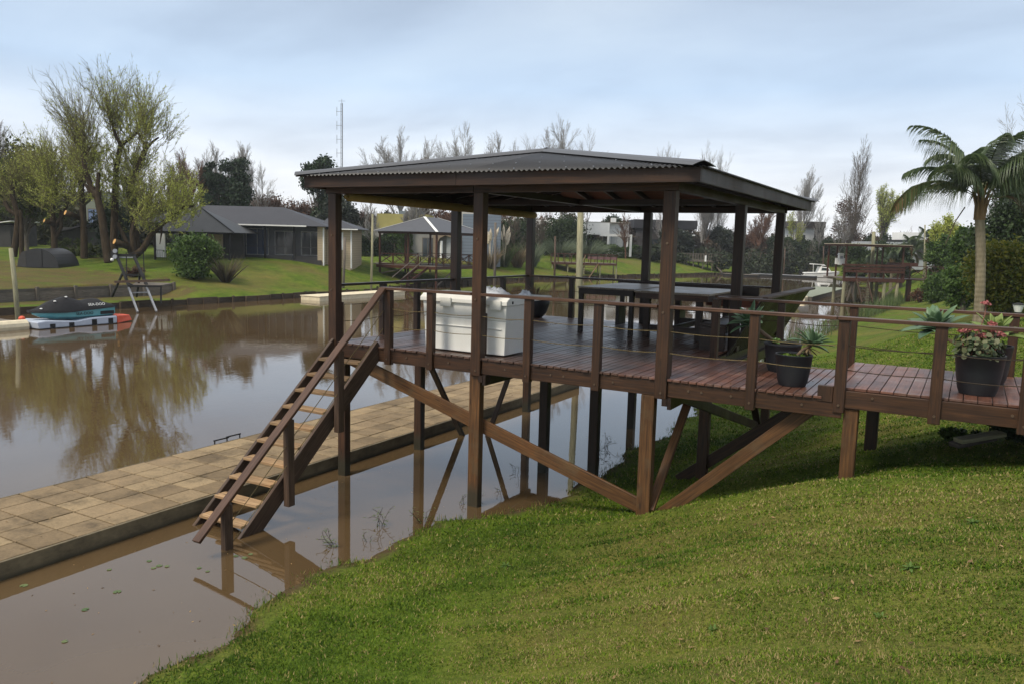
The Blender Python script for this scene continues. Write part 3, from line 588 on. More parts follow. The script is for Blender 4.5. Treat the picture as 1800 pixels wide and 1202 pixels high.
def pot(par, c, r, h, rb=.72):
    m = MB(); m.lathe(c, [(r*rb, 0), (r*(rb+.10), h*.15), (r*.93, h*.55), (r, h*.93), (r*1.02, h*.94), (r*1.02, h), (r*.93, h), (r*.92, h*.93)], 36, cap=False); m.lathe(c, [(0.001, .004), (r*rb, .002)], 36, cap=False); p = m.build('pot', M_pot, par, smooth=True)
    e = p.modifiers.new('es', 'EDGE_SPLIT'); e.split_angle = R(50)
    m = MB(7); m.lathe(c, [(r*.93, h*.90), (r*.5, h*.925), (.001, h*.93)], 24, cap=False); m.build('soil', M_soil, par)
def roundleaves(name, par, c, r, h, n, seed, size, mat, zf=1.0):
    rg = np.random.default_rng(seed); V = []; F = []; T = []
    for i in range(n):
        a = rg.uniform(0, 6.283); rr = r*math.sqrt(rg.uniform(0, 1)); z = h*rg.uniform(0, 1)*(1-.5*(rr/r)**2); p = np.array([c[0]+rr*math.cos(a), c[1]+rr*math.sin(a), c[2]+z])
        nrm = np.array([math.cos(a)*rr/r, math.sin(a)*rr/r, .8])+rg.normal(0, .45, 3); nrm /= np.linalg.norm(nrm); u = np.cross(nrm, rg.normal(0, 1, 3)); u /= np.linalg.norm(u); v = np.cross(nrm, u); s = size*rg.uniform(.6, 1.3); b_ = len(V)
        for k in range(6): q = k*math.pi/3; V.append(p+(u*math.cos(q)+v*math.sin(q)*.85)*s+nrm*s*.15*math.cos(2*q))
        F.append(tuple(range(b_, b_+6))); T.append(rg.uniform(0, 1))
    return npmesh(name, V, F, mat, par, T)
p = gz(1399, 679, D); P1 = (1.62, .60, D); pl = wempty('potted_agave', P1, 'round charcoal pot with a trailing agave, front one by the walkway step', 'potted plant', 'charcoal pots with succulents')
pot(pl, P1, .225, .40); m = MB(); m.tube([(1.64, .62, D+.36), (1.70, .70, D+.45), (1.78, .80, D+.50)], [.022, .02, .024], 8); m.build('stem', M_stem, pl, smooth=True)
rosette('agave_leaves', pl, (1.79, .82, D+.50), (.35, .15, .9), .32, 28, 3, .052); rosette('dry_leaves', pl, (1.76, .78, D+.47), (-.1, -.2, -1), .16, 14, 9, .018, leaf('dry leaf', (.12, .08, .04), (.25, .19, .11), .2))
roundleaves('moss', pl, (P1[0], P1[1], D+.365), .19, .035, 260, 4, .014, leaf('moss green', (.05, .10, .01), (.12, .18, .02), .2))
P2 = (1.26, 1.72, D); pl = wempty('potted_agave', P2, 'charcoal pot with a leaning agave and a green rosette, behind the front pot', 'potted plant', 'charcoal pots with succulents')
pot(pl, P2, .25, .40); m = MB(); m.tube([(1.22, 1.68, D+.36), (1.05, 1.58, D+.50), (.88, 1.42, D+.66)], [.03, .026, .028], 8); m.build('stem', M_stem, pl, smooth=True)
rosette('agave_leaves', pl, (.87, 1.40, D+.66), (-.35, -.3, .9), .42, 28, 5, .06); rosette('agave_leaves', pl, (1.18, 1.62, D+.40), (0, 0, 1), .13, 16, 8, .03, leaf('bright rosette', (.08, .17, .03), (.20, .32, .08), .2))
P3 = (3.66, .62, WZ); pl = wempty('potted_kalanchoe', P3, 'charcoal pot of pink flowering kalanchoe on the walkway', 'potted plant', 'charcoal pots with succulents')
pot(pl, P3, .255, .46); roundleaves('foliage', pl, (P3[0]-.02, P3[1], WZ+.42), .27, .34, 380, 5, .032, M_kal)
rgk = random.Random(8); V = []; ms = MB(); fl = []
for k in range(11):
    a = rgk.uniform(0, 6.28); r_ = rgk.uniform(.06, .27); z = rgk.uniform(.62, .80)+(.25 if k == 10 else 0); q = (P3[0]+r_*math.cos(a)+(.2 if k == 10 else 0), P3[1]+r_*math.sin(a), WZ+z); ms.tube([(P3[0]+.5*r_*math.cos(a), P3[1]+.5*r_*math.sin(a), WZ+.42), (q[0]*.97+P3[0]*.03, q[1], q[2]-.12), q], .006, 5); fl.append(q)
ms.build('flower_stem', plain('pink stem', (.22, .10, .07), .6), pl)
for i, q in enumerate(fl): roundleaves('flower', pl, (q[0], q[1], q[2]-.01), .055, .05, 60, 30+i, .014, M_pink)
P4 = (3.78, 1.62, WZ); pl = wempty('potted_agave', P4, 'tall charcoal pot with two broad agave rosettes, behind the kalanchoe', 'potted plant', 'charcoal pots with succulents')
pot(pl, P4, .24, .48); m = MB(); m.tube([(3.74, 1.62, WZ+.44), (3.50, 1.60, WZ+.42), (3.25, 1.66, WZ+.52)], .02, 8); m.tube([(3.78, 1.6, WZ+.44), (3.84, 1.56, WZ+.62)], .022, 8); m.build('stem', M_stem, pl, smooth=True)
rosette('agave_leaves', pl, (3.16, 1.66, WZ+.60), (-.15, -.25, 1), .52, 26, 12, .085); rosette('agave_leaves', pl, (3.80, 1.50, WZ+.60), (.1, -.2, 1), .44, 20, 13, .075, leaf('yellow green agave', (.10, .16, .04), (.24, .30, .09), .15))
P5 = (-5.15, 6.25, D); pl = wempty('potted_twigs', P5, 'black bowl-shaped pot of dry twigs in the far left deck corner', 'potted plant')
m = MB(); m.lathe(P5, [(.14, 0), (.24, .12), (.31, .30), (.32, .44), (.29, .45), (.28, .40)], 24); m.build('pot', M_pot, pl, smooth=True)
m = MB(9)
for k in range(26):
    a = m.rng.uniform(0, 6.28); r_ = m.rng.uniform(.1, .45); m.tube([(P5[0], P5[1], D+.38), (P5[0]+r_*.5*math.cos(a), P5[1]+r_*.5*math.sin(a), D+.6), (P5[0]+r_*math.cos(a), P5[1]+r_*math.sin(a), D+m.rng.uniform(.6, .8))], .006, 4)
m.build('twigs', M_stem, pl)
# ------------------------------------------------------------------ far bank and beyond: timber, boats, buildings
def bar(m, a, b, w, h=None): m.beam(a, b, w, h or w)
def one(name, m, mat, label, cat, group=None, bevel=0, smooth=False):
    o = m.build(name, mat, None, bevel, smooth); tag(o, label, cat, group); return o
M_bank = wood('rotting bank timber', (.022, .016, .011), (.06, .042, .026), (.12, .085, .05), (.8, .95), 1.3)
be = wempty('bank_revetment', (-35, 30, 0), 'low rotting timber edging along the far waterline below the lawns', 'retaining wall')
m = MB(80); ys = np.arange(-30, 128, 2.0)
for y0 in ys:
    x0, x1 = float(FAX(y0))+.03, float(FAX(y0+2))+.03; dz = m.rng.uniform(-.05, .05)
    m.beam((x0, y0, .05+dz), (x1, y0+1.97, .05+dz+m.rng.uniform(-.03, .03)), .07, .56, tv=.3)
m.build('boards', M_bank, be)
m = MB(81)
for y0 in np.arange(-30, 128, 1.0): x0 = float(FAX(y0))+.13+m.rng.uniform(-.03, .03); m.beam((x0, y0, -.4), (x0+m.rng.uniform(-.04, .04), y0, .30+m.rng.uniform(-.03, .14)), .11, .11, (0, 1, 0), .35)
tag(m.build('stakes', M_bank, be), kind='stuff')
rw = wempty('retaining_wall', (-38.6, 8, .3), 'weathered plank retaining wall with posts on the left lawn behind the jet ski', 'retaining wall')
m = MB(82)
for k in range(4): m.beam((-38.55, -12, .37+k*.175), (-38.55, 21.9, .37+k*.175), .06, .168, tv=.25)
m.build('boards', M_grey, rw)
for y in list(np.arange(-11, 21.5, 2.05))+[21.8]: m = MB(int(y*10)+300); m.beam((-38.46, y, .0), (-38.46, y, 1.06), .17, .14, (0, 1, 0), .3); m.build('post', M_grey, rw)
def pole(px, py0, t0, px1, py1, r, label, mat=None, group='mooring poles in the channel'):
    a = at(px, py0, t0); z0 = -1.2; top = at(px1, py1, t0); m = MB(int(px)); 
    a = vec(a); tp = vec(top); d = (tp-a).normalized(); s0 = a+d*((z0-a.z)/d.z)
    m.tube([s0, a+(tp-a)*.5+Vector((.01, .02, 0)), tp], [r*1.08, r, r*.9], 12); return one('mooring_pole', m, mat or M_pole, label, 'pole', group, smooth=True)
pole(31, 560, 36, 19, 437, .10, 'leaning pale green mooring pole beside the jet ski pier')
pole(603, 505, 58, 606, 418, .10, 'short dark mooring pole just right of the left pavilion post', M_grey)
pole(652, 515, 57.6, 655, 377, .085, 'tall thin pale pole left of the small gazebo across the water')
pole(869, 497, 62, 871, 392, .10, 'grey pole beside the pampas grass across the water', M_grey)
pole(974, 503, 73, 976, 416, .09, 'thin brown pole in front of the small brown dock', M_strg)
pole(1014, 617, 30, 1021, 345, .125, 'thick pale round pole standing in the water behind the deck table')
pole(1461, 520, 66, 1462, 480, .09, 'short stake by the green floating jetty', M_grey) if 0 else None
pole(1377, 486, 118, 1380, 437, .10, 'slim bare pole left of the white boat', M_strg); pole(1446, 482, 124, 1448, 433, .10, 'slim brown pole behind the white boat', M_strg)
pole(1531, 500, 66, 1536, 408, .15, 'stout brown pole rising through the pergola of the right dock', M_pole); pole(1624, 480, 78, 1626, 396, .07, 'thin pole among the palms right of the pergola dock', M_pole)
# ---- jet ski on its float, with the pier
rot = YAW
fl = wempty('jet_ski_float', (-29.7, 10.4, 0), 'pale blue floating cradle with an orange nose holding the jet ski', 'float')
M_flt = plain('pale blue plastic', (.40, .44, .52), .4, .4, 0, .08, 4); M_org = plain('orange plastic', (.62, .09, .04), .45, .4, 0, .1, 6); M_teal = plain('teal gel coat', (.08, .28, .31), .22, .6, 0, .08, 3, coat=.4); M_cov = plain('black fabric cover', (.012, .012, .014), .75, .25, 0, .3, 9, .4)
FX = -29.75
m = MB(90); m.prism([(8.3, .02), (11.72, .02), (11.72, .34), (10.6, .33), (9.9, .24), (8.6, .34), (8.25, .30)], 0, FX-.75, FX+.75); m.build('hull', M_flt, fl, .04)
for k, y in enumerate((8.75, 9.55, 10.55, 11.3)):
    m = MB(); m.box(FX+.735, FX+.762, y, y+.22, -.02, .2 if k < 2 else .26); m.build('pocket', M_black, fl)
m = MB(91); b0 = len(m.v); m.v += [(FX-.75, 11.73, .0), (FX+.75, 11.73, .0), (FX+.75, 11.73, .35), (FX-.75, 11.73, .35), (FX-.1, 12.75, .05), (FX+.3, 12.75, .05), (FX+.3, 12.62, .30), (FX-.1, 12.62, .30)]
for q in ((0, 1, 2, 3), (1, 5, 6, 2), (5, 4, 7, 6), (4, 0, 3, 7), (3, 2, 6, 7), (0, 4, 5, 1)): m.quad([b0+k for k in q])
m.build('nose', M_org, fl, .03)
sk = wempty('jet_ski', (-29.75, 10.2, .3), 'teal jet ski under a fitted black cover on the floating cradle', 'jet ski')
def loft(m, secs):                                       # secs: list of (y, [(x,z)...])
    n = len(secs[0][1]); b0 = len(m.v)
    for y, pr in secs:
        for x, z in pr: m.v.append((x, y, z))
    for i in range(len(secs)-1):
        for k in range(n-1): o = b0+i*n; m.quad((o+k, o+k+1, o+n+k+1, o+n+k))
    m.quad([b0+k for k in range(n)]); m.quad([b0+(len(secs)-1)*n+k for k in range(n)][::-1])
def hsec(w, zb, zc, zt): return [(FX-w, zt), (FX-w*.98, zc+.02), (FX-w*.55, zb+.02), (FX, zb), (FX+w*.55, zb+.02), (FX+w*.98, zc+.02), (FX+w, zt)]
m = MB(92); loft(m, [(8.45, hsec(.06, .56, .60, .66)), (8.8, hsec(.30, .40, .50, .66)), (9.3, hsec(.52, .30, .42, .65)), (10.0, hsec(.60, .26, .38, .66)), (11.0, hsec(.60, .26, .38, .72)), (11.75, hsec(.57, .28, .40, .74))]); m.build('hull', M_teal, sk, smooth=False)
m = MB(); m.box(FX+.585, FX+.615, 11.05, 11.68, .44, .58); m.build('side_vent', M_black, sk, .02)
def csec(w, z0, z1): return [(FX-w, z0), (FX-w*.95, z0+.10), (FX-w*.55, z0+(z1-z0)*.7), (FX-w*.25, z1), (FX+w*.25, z1), (FX+w*.55, z0+(z1-z0)*.7), (FX+w*.95, z0+.10), (FX+w, z0)]
m = MB(93); loft(m, [(8.30, csec(.08, .64, .70)), (8.7, csec(.34, .62, .82)), (9.1, csec(.54, .61, 1.02)), (9.5, csec(.62, .60, 1.14)), (9.75, csec(.63, .61, 1.22)), (9.9, csec(.63, .61, 1.20)), (10.2, csec(.63, .63, 1.12)), (10.5, csec(.63, .65, 1.02)), (10.85, csec(.63, .67, 1.08)), (11.2, csec(.62, .69, 1.09)), (11.45, csec(.60, .70, .95)), (11.85, csec(.57, .70, .84))]); cv = m.build('cover', M_cov, sk, smooth=True)
def lettering(txt, par, loc, size, mat, rotm):
    cu = bpy.data.curves.new('t', 'FONT'); cu.body = txt; cu.size = size; cu.extrude = .004; cu.space_character = 1.05
    o = bpy.data.objects.new('t', cu); COL.objects.link(o); dg = bpy.context.evaluated_depsgraph_get(); me = bpy.data.meshes.new_from_object(o.evaluated_get(dg)); bpy.data.objects.remove(o)
    q = bpy.data.objects.new('lettering', me); me.materials.clear(); me.materials.append(mat); COL.objects.link(q)
    me.transform(rotm); me.transform(Matrix.Translation(loc)); q.parent = par; 
    if par.get('world_parts'): q.matrix_parent_inverse = Matrix.Translation(par.location).inverted()
    return q
RM = Matrix.Rotation(R(90), 4, 'Z') @ Matrix.Rotation(R(90), 4, 'X')
lettering('SEA-DOO', sk, (FX+.612, 9.95, .47), .17, M_black, RM); lettering('SEA-DOO', sk, (FX+.555, 10.55, .83), .17, M_white, RM @ Matrix.Rotation(R(-28), 4, 'X'))
for y, z in ((8.72, .80), (9.3, 1.08), (9.78, 1.24)): m = MB(); m.blob((FX+.22, y, z-.01), .05, .06, .03); m.build('cover_patch', M_white, cv)
pr = wempty('jet_ski_pier', (-31, 6, .2), 'low wooden pier platform at the left edge next to the jet ski float', 'pier')
m = MB(94); m.box(-32.2, -29.6, 2.0, 8.1, .12, .24); m.box(-31.9, -30.0, 2.2, 8.0, .26, .32, t0=1.1); m.build('deck', M_grey, pr, .01)
m = MB(95); m.tube([(-29.75, 7.05, .12), (-29.75, 8.2, .12)], .26, 12); m.tube([(-29.75, 6.98, .12), (-29.75, 7.05, .12)], [.18, .26], 12); one('fender_float', m, M_cream, 'cream cylindrical fender float on the pier end by the jet ski', 'float', smooth=False)
m = MB(96); m.blob((-30.3, 8.35, .36), .13, .13, .11); m.tube([(-30.3, 8.2, .30), (-30.1, 8.0, .27), (-30.6, 7.6, .27)], .03, 6); one('coiled_rope', m, M_org, 'small orange and white rope bundle between pier and float', 'rope')
# ---- boat lift with davit frame
lt = wempty('boat_lift', at(240, 500, 41), 'black steel boat lift frame with slanted rails and winch drum on the far bank', 'boat lift')
def LP(x, y, t=41.0): return at(x, y, t)
def lbar(name, a, b, r, mat=None, ta=41.0, tb=None):
    m = MB(); m.beam(LP(*a, ta), LP(*b, tb if tb else ta), r, r); return m.build(name, mat or M_black, lt)
lbar('rail', (206, 452), (228, 506), .12, None, 42.4, 41.4); lbar('rail', (236, 452), (258, 502), .12, None, 42.4, 41.4)
lbar('slide', (226, 506), (242, 549), .09, M_steel, 41, 40); lbar('slide', (258, 506), (275, 548), .09, M_steel, 41, 40)
lbar('crossbar', (208, 449), (238, 449), .13, None, 42.5); lbar('crossbar', (208, 453), (238, 453), .07, M_steel, 42.5); lbar('crossbar', (220, 484), (251, 484), .09, None, 41.8); lbar('crossbar', (232, 515), (262, 514), .05, M_steel, 40.9)
lbar('leg', (215, 482), (197, 522), .09, None, 42, 43.5); lbar('leg', (246, 484), (240, 522), .09, None, 42, 43.5); lbar('leg', (283, 504), (283, 534), .07, None, 41)
lbar('guard_post', (222, 446), (223, 500), .05, None, 41.6); lbar('guard_post', (252, 444), (254, 500), .05, None, 41.6); lbar('guard_bar', (221, 445), (253, 444), .03, None, 41.6)
m = MB(); m.beam(LP(201, 442, 42.5), LP(201, 456, 42.5), .33, .10); m.build('winch_plate', M_black, lt)
for yy in (442, 452):
    m = MB(); a = vec(LP(203, yy, 42.3)); d = vec(-FW); m.tube([a, a+d*.08], .115, 14); m.build('winch_wheel', M_steel, lt)
m = MB(); a = vec(LP(197, 457, 42.2)); m.blob(a, .09, .09, .09); m.build('lamp', M_white, lt)
lbar('cradle', (226, 503), (284, 504), .10, None, 41); lbar('cradle', (228, 499), (236, 503), .06, None, 41.0); lbar('plank', (202, 496), (298, 493), .12, M_strg, 40.6)
m = MB(); a, b, c_, d_ = LP(232, 503, 41.3), LP(282, 504, 41.1), LP(304, 500, 43.4), LP(240, 498, 43.4); m.face([a, b, c_, d_]); pf = m.build('platform', M_grey, lt); s = pf.modifiers.new('th', 'SOLIDIFY'); s.thickness = .06
# ---- buildings (built square to their own local axes, metres)
def bld(px, py, t, label, cat, name='house', rz_=YAW, z=None):
    p = at(px, py, t); 
    if z is not None: p = (p[0], p[1], float(hgt(p[0], p[1])))
    return empty(name, p, label, cat, None, rz_)
def part(par, name, mat, fn, bevel=0, seed=0): m = MB(seed); fn(m); return m.build(name, mat, par, bevel)
M_glass = plain('dark window glass', (.025, .035, .045), .08, .8, 0, .1, 2); M_glassb = plain('bluish window glass', (.08, .13, .24), .12, .8, 0, .2, 2); M_shade = plain('dark interior wall', (.045, .043, .042), .7, .2, 0, .2, 2); M_screen = plain('mesh screen frame', (.03, .03, .032), .5, .3, 0, .15, 2)
M_mesh, _t, _b = newmat('dark insect mesh'); _b.inputs['Base Color'].default_value = (.03, .03, .032, 1); _b.inputs['Alpha'].default_value = .22
def hip(m, x0, x1, y0, y1, z0, z1, rx0, rx1, ry): 
    a, b, c_, d_ = (x0, y0, z0), (x1, y0, z0), (x1, y1, z0), (x0, y1, z0); r0, r1 = (rx0, ry, z1), (rx1, ry, z1)
    m.face([a, b, r1, r0]); m.face([b, c_, r1]); m.face([c_, d_, r0, r1]); m.face([d_, a, r0]); m.face([(x, y, z-.03) for x, y, z in (d_, c_, b, a)])
def wave(name, col, per=7.0): 
    m, t, b = newmat(name); tcn = t.nodes.new('ShaderNodeTexCoord'); w = t.nodes.new('ShaderNodeTexWave'); w.bands_direction = 'X'; w.inputs['Scale'].default_value = per; t.links.new(tcn.outputs['Object'], w.inputs[0])
    nn = noise(t, tcn.outputs['Object'], 1.2, 4, .6); c = mixc(t, 1.0, col, ramp(t, nn, [(.3, (.8,)*3), (.7, (1.2,)*3)]), 'MULTIPLY'); c = mixc(t, .35, c, ramp(t, w.outputs[0], [(0, (.6,)*3), (1, (1.2,)*3)]), 'MULTIPLY')
    t.links.new(c, b.inputs['Base Color']); b.inputs['Roughness'].default_value = .5; bump(t, b, w.outputs[0], .5, .03); return m
M_hroof = wave('charcoal sheet roof', (.022, .021, .026)); 
m_, t, b = newmat('clapboard siding'); tcn = t.nodes.new('ShaderNodeTexCoord'); w = t.nodes.new('ShaderNodeTexWave'); w.bands_direction = 'Z'; w.wave_profile = 'SAW'; w.inputs['Scale'].default_value = 1.6; t.links.new(tcn.outputs['Object'], w.inputs[0])
c = mixc(t, 1.0, (.40, .32, .22), ramp(t, w.outputs[0], [(0, (.6,)*3), (.2, (1,)*3), (1, (1.1,)*3)]), 'MULTIPLY'); t.links.new(c, b.inputs['Base Color']); b.inputs['Roughness'].default_value = .7; bump(t, b, w.outputs[0], .6, .03); M_clap = m_
m_, t, b = newmat('blue grey siding'); tcn = t.nodes.new('ShaderNodeTexCoord'); w = t.nodes.new('ShaderNodeTexWave'); w.bands_direction = 'Z'; w.wave_profile = 'SAW'; w.inputs['Scale'].default_value = .9; t.links.new(tcn.outputs['Object'], w.inputs[0])
c = mixc(t, 1.0, (.13, .16, .20), ramp(t, w.outputs[0], [(0, (.6,)*3), (.2, (1,)*3), (1, (1.1,)*3)]), 'MULTIPLY'); t.links.new(c, b.inputs['Base Color']); b.inputs['Roughness'].default_value = .7; M_bclap = m_
def window(par, x, z, w_, h_, y=0.0, frame=M_paint, glass=None, mull=1, d=.05):
    fw = .07; f = MB(); f.box(x, x+w_, y-d, y-.005, z, z+fw); f.box(x, x+w_, y-d, y-.005, z+h_-fw, z+h_); f.box(x, x+fw, y-d, y-.005, z+fw, z+h_-fw); f.box(x+w_-fw, x+w_, y-d, y-.005, z+fw, z+h_-fw)
    for k in range(mull): xx = x+w_*(k+1)/(mull+1); f.box(xx-.03, xx+.03, y-d+.01, y-.006, z+fw, z+h_-fw)
    o = f.build('window', frame, par); g_ = MB(); g_.box(x+fw, x+w_-fw, y-.03, y-.012, z+fw, z+h_-fw); p_ = g_.build('pane', glass or M_glass); p_.parent = o; return o
h1 = bld(415, 455, 65, 'low grey-roofed house with screened porch and beige siding, far left bank', 'house')
k = 65/CF
part(h1, 'wall', plain('slate blue wall', (.13, .145, .17), .7, .2, 0, .1, 2), lambda m: m.box(-6, 6.9, 1.6, 7.0, -.6, 2.75)); part(h1, 'porch_floor', M_shade, lambda m: m.box(-3, 7.0, -.2, 1.6, -.9, .03))
part(h1, 'wall', M_clap, lambda m: m.box(6.66, 7.1, -.05, 1.7, -1.2, 2.72)); part(h1, 'corner_board', M_paint, lambda m: m.box(7.105, 7.2, -.08, .04, -.6, 2.70)); part(h1, 'wall', M_clap, lambda m: m.box(7.12, 9.1, 1.2, 6.0, -1.2, 2.6))
part(h1, 'corner_board', M_paint, lambda m: m.box(9.1, 9.2, 1.15, 1.28, -.6, 2.6)); part(h1, 'door', M_paint, lambda m: m.box(7.5, 8.5, 1.14, 1.19, .9, 2.35))
for x0, x1 in ((-1.0, 2.2), (2.45, 4.6), (4.85, 6.62)): part(h1, 'screen_mesh', M_mesh, lambda m: m.box(x0+.06, x1-.02, -.045, -.040, .32, 2.62)); part(h1, 'screen', M_screen, lambda m: (m.box(x0, x1, -.06, -.03, .02, .32), m.box(x0, x1, -.05, -.03, 1.02, 1.07), m.box(x0, x0+.05, -.06, -.03, .32, 2.6)))
for x in (-1.1, 2.3, 4.7): part(h1, 'porch_post', M_black, lambda m: m.box(x, x+.16, -.1, .06, 0, 2.7))
window(h1, .3, .3, 1.9, 2.2, 1.59, M_paint, M_glassb, 1); window(h1, 2.7, .35, 1.7, 2.0, 1.59, M_paint, M_glass, 1); window(h1, 4.9, .35, 1.6, 2.0, 1.59, M_paint, M_glass, 1)
part(h1, 'roof', M_hroof, lambda m: (hip(m, -8, 7.6, -.55, 7.6, 2.76, 4.35, -4.6, 2.9, 3.4), hip(m, 6.5, 9.8, .7, 6.5, 2.62, 3.5, 6.6, 7.5, 3.5)))
part(h1, 'gutter', M_paint, lambda m: (m.box(-1.3, 5.9, -.63, -.56, 2.70, 2.80), m.box(7.62, 9.8, .63, .69, 2.56, 2.64)))
pv = bld(273, 458, 60, 'small grey hip-roofed garden pavilion at the left end of the low house', 'pavilion', 'garden_pavilion')
part(pv, 'roof', wave('weathered pavilion sheet roof', (.040, .041, .040)), lambda m: hip(m, -.15, 6.1, -.4, 5.6, 2.2, 4.1, 2.3, 2.5, 2.6)); part(pv, 'hip_cap', M_black, lambda m: (m.beam((-.15, -.4, 2.23), (2.3, 2.6, 4.13), .09, .03), m.beam((6.1, -.4, 2.23), (2.5, 2.6, 4.13), .09, .03))); part(pv, 'fascia', M_black, lambda m: (m.box(-.1, 6.05, -.36, -.3, 2.06, 2.19),))
for x in (.0, 1.9, 5.6): part(pv, 'post', M_black, lambda m: m.box(x, x+.13, -.2, -.07, -.4, 2.1))
part(pv, 'wall', M_shade, lambda m: m.box(.1, 5.6, 3.2, 3.4, -.4, 2.15)); part(pv, 'wall', M_beige, lambda m: m.box(2.9, 4.0, 2.9, 3.15, -.4, 2.1)); part(pv, 'door', M_paint, lambda m: m.box(.3, .75, 2.9, 3.1, .3, 2.1)); part(pv, 'wall', M_paint, lambda m: m.box(-1.0, -.2, 2.2, 2.4, -.4, 2.0))
part(pv, 'railing', M_black, lambda m: [m.box(.1+i*.16, .12+i*.16, -.15, -.13, -.05, .75) for i in range(12)]+[m.box(.1, 2.0, -.16, -.12, .75, .79)])
tb_ = bld(112, 447, 78, 'tall glass-gabled house with an open lean-to half hidden behind the willows', 'house')
part(tb_, 'wall', M_shade, lambda m: m.box(0, 4.2, 0, 6, -.5, 2.6)); part(tb_, 'wall', plain('grey green wall', (.16, .18, .14), .7), lambda m: m.prism([(1.6, 2.6), (4.8, 2.6), (4.8, 4.5), (3.5, 6.2), (1.6, 4.6)], 1, 1.0, 6)); part(tb_, 'lean_to_roof', M_hroof, lambda m: m.prism([(-.4, 2.0), (4.6, 3.3), (4.6, 3.42), (-.4, 2.12)], 1, -1.0, 3))
window(tb_, 2.0, 2.9, 2.3, 1.6, .99, M_grey, M_glassb, 3); part(tb_, 'gate', M_ceil, lambda m: m.box(.3, 2.5, -.1, -.05, -.4, .8))
sh = bld(30, 459, 54, 'dark half-round metal shed on the left lawn under the trees', 'shed', 'arched_shed', z=0)
part(sh, 'shell', M_roof, lambda m: m.prism([(1.4-1.4*math.cos(math.pi*i/16), 1.28*math.sin(math.pi*i/16)) for i in range(17)], 1, 0, 2.6)); part(sh, 'rib', M_black, lambda m: m.prism([(1.7-.02, 0), (1.7+.02, 0), (1.7+.02, 1.24), (1.7-.02, 1.24)], 1, -.02, 0)); part(sh, 'base', M_black, lambda m: m.box(-.05, 2.85, -.06, 2.6, -.08, .03)); part(sh, 'facing', M_shade, lambda m: m.prism([(.62-.6*math.cos(math.pi*i/16), 1.1*math.sin(math.pi*i/16)) for i in range(9)]+[(.62, 0)], 1, -.012, 0))
sv = bld(-30, 450, 72, 'shed with a shiny silver sheet roof at the far left edge', 'shed', 'silver_roofed_shed', z=0)
part(sv, 'wall', M_shade, lambda m: m.box(0, 2.6, 0, 4, -.5, 2.0)); part(sv, 'roof', M_paint, lambda m: m.prism([(-.2, 1.9), (2.9, 2.35), (2.9, 2.42), (-.2, 1.97)], 1, -.4, 4))
yw = bld(653, 456, 88, 'flat-roofed house with ochre upper wall and blue grey boarded end behind the small gazebo', 'house')
part(yw, 'wall', plain('ochre render', (.30, .27, .10), .8, .2, 0, .15, .8), lambda m: m.box(.0, 5.9, 3, 9, 2.0, 5.1)); part(yw, 'wall', plain('grey beige render', (.26, .25, .23), .8, .2, 0, .15, .8), lambda m: m.box(0, 13.0, 0, 8.9, -.5, 3.3)); part(yw, 'wall', plain('pale render', (.42, .40, .35), .8), lambda m: m.box(9.0, 12.2, 2, 9, 3.32, 5.6))
part(yw, 'wall', M_bclap, lambda m: m.box(10.0, 14.2, -.1, 1.9, -.5, 5.2)); part(yw, 'chimney', M_pole, lambda m: m.box(4.3, 4.5, 4, 4.2, 5.1, 6.6)); part(yw, 'roof_slab', M_bclap, lambda m: m.box(2.3, 5.0, 4.5, 6, 5.12, 5.5))
for x in (.6, 3.2, 5.6): window(yw, x, .2, 1.2, 2.3, -.01, M_grey, M_glass, 1)
part(yw, 'arch_wall', plain('tan render', (.22, .17, .12), .8), lambda m: m.prism([(6.9, -.5), (7.3, -.5), (7.3, 1.9), (7.6, 2.5), (8.2, 2.8), (8.8, 2.6), (8.8, 3.2), (6.9, 3.2)], 1, -.9, -.1)); part(yw, 'column', M_paint, lambda m: m.tube([(7.75, -.6, -.4), (7.75, -.6, 2.2)], .16, 12)); part(yw, 'curtain', plain('grey curtain', (.30, .31, .31), .8), lambda m: m.box(8.3, 9.7, -.4, -.3, -.4, 2.9))
wh = bld(1040, 443, 118, 'white flat-roofed house with a square pergola porch and curtained window', 'house'); wh.scale = (1.146,)*3
part(wh, 'wall', M_paint, lambda m: (m.box(-1.2, 2.2, 0, 8, 2.2, 3.75), m.box(2.21, 4.8, .9, 8, -.5, 3.7))); part(wh, 'roof_edge', M_stone, lambda m: m.box(-1.25, 4.85, -.02, 8, 3.76, 3.84)); part(wh, 'chimney', M_paint, lambda m: m.box(2.6, 3.25, 2, 2.6, 3.85, 4.45))
part(wh, 'porch_frame', M_paint, lambda m: (m.box(.8, 4.9, -1.7, -1.4, 2.0, 2.3), m.box(1.75, 2.0, -1.7, -1.45, -.5, 1.99), m.box(4.62, 4.9, -1.7, -1.45, -.5, 1.99), m.box(4.62, 4.9, -1.39, .88, 2.0, 2.3))); window(wh, 2.5, .1, 1.6, 1.95, .89, M_steel, plain('curtained pane', (.34, .36, .36), .5), 1)
part(wh, 'shutter', M_shade, lambda m: m.box(4.15, 4.5, .84, .89, .0, 2.0))
wl = bld(868, 440, 128, 'long low white house roofline with two chimneys behind the dark shrubs', 'house'); wl.scale = (1.143,)*3
part(wl, 'wall', M_paint, lambda m: m.box(0, 12.5, 0, 6, -.5, 4.35)); part(wl, 'chimney', M_paint, lambda m: (m.box(10.9, 11.3, 1, 1.4, 4.35, 5.6), m.box(10.75, 11.45, .85, 1.55, 5.61, 6.0))); part(wl, 'chimney', M_paint, lambda m: m.box(2.5, 3.0, 1, 1.4, 4.36, 4.8)); window(wl, 3, .6, 1.5, 1.6, -.01)
dh = bld(1128, 445, 128, 'dark two-storey modern house with a long charcoal roof behind bare trees', 'house')
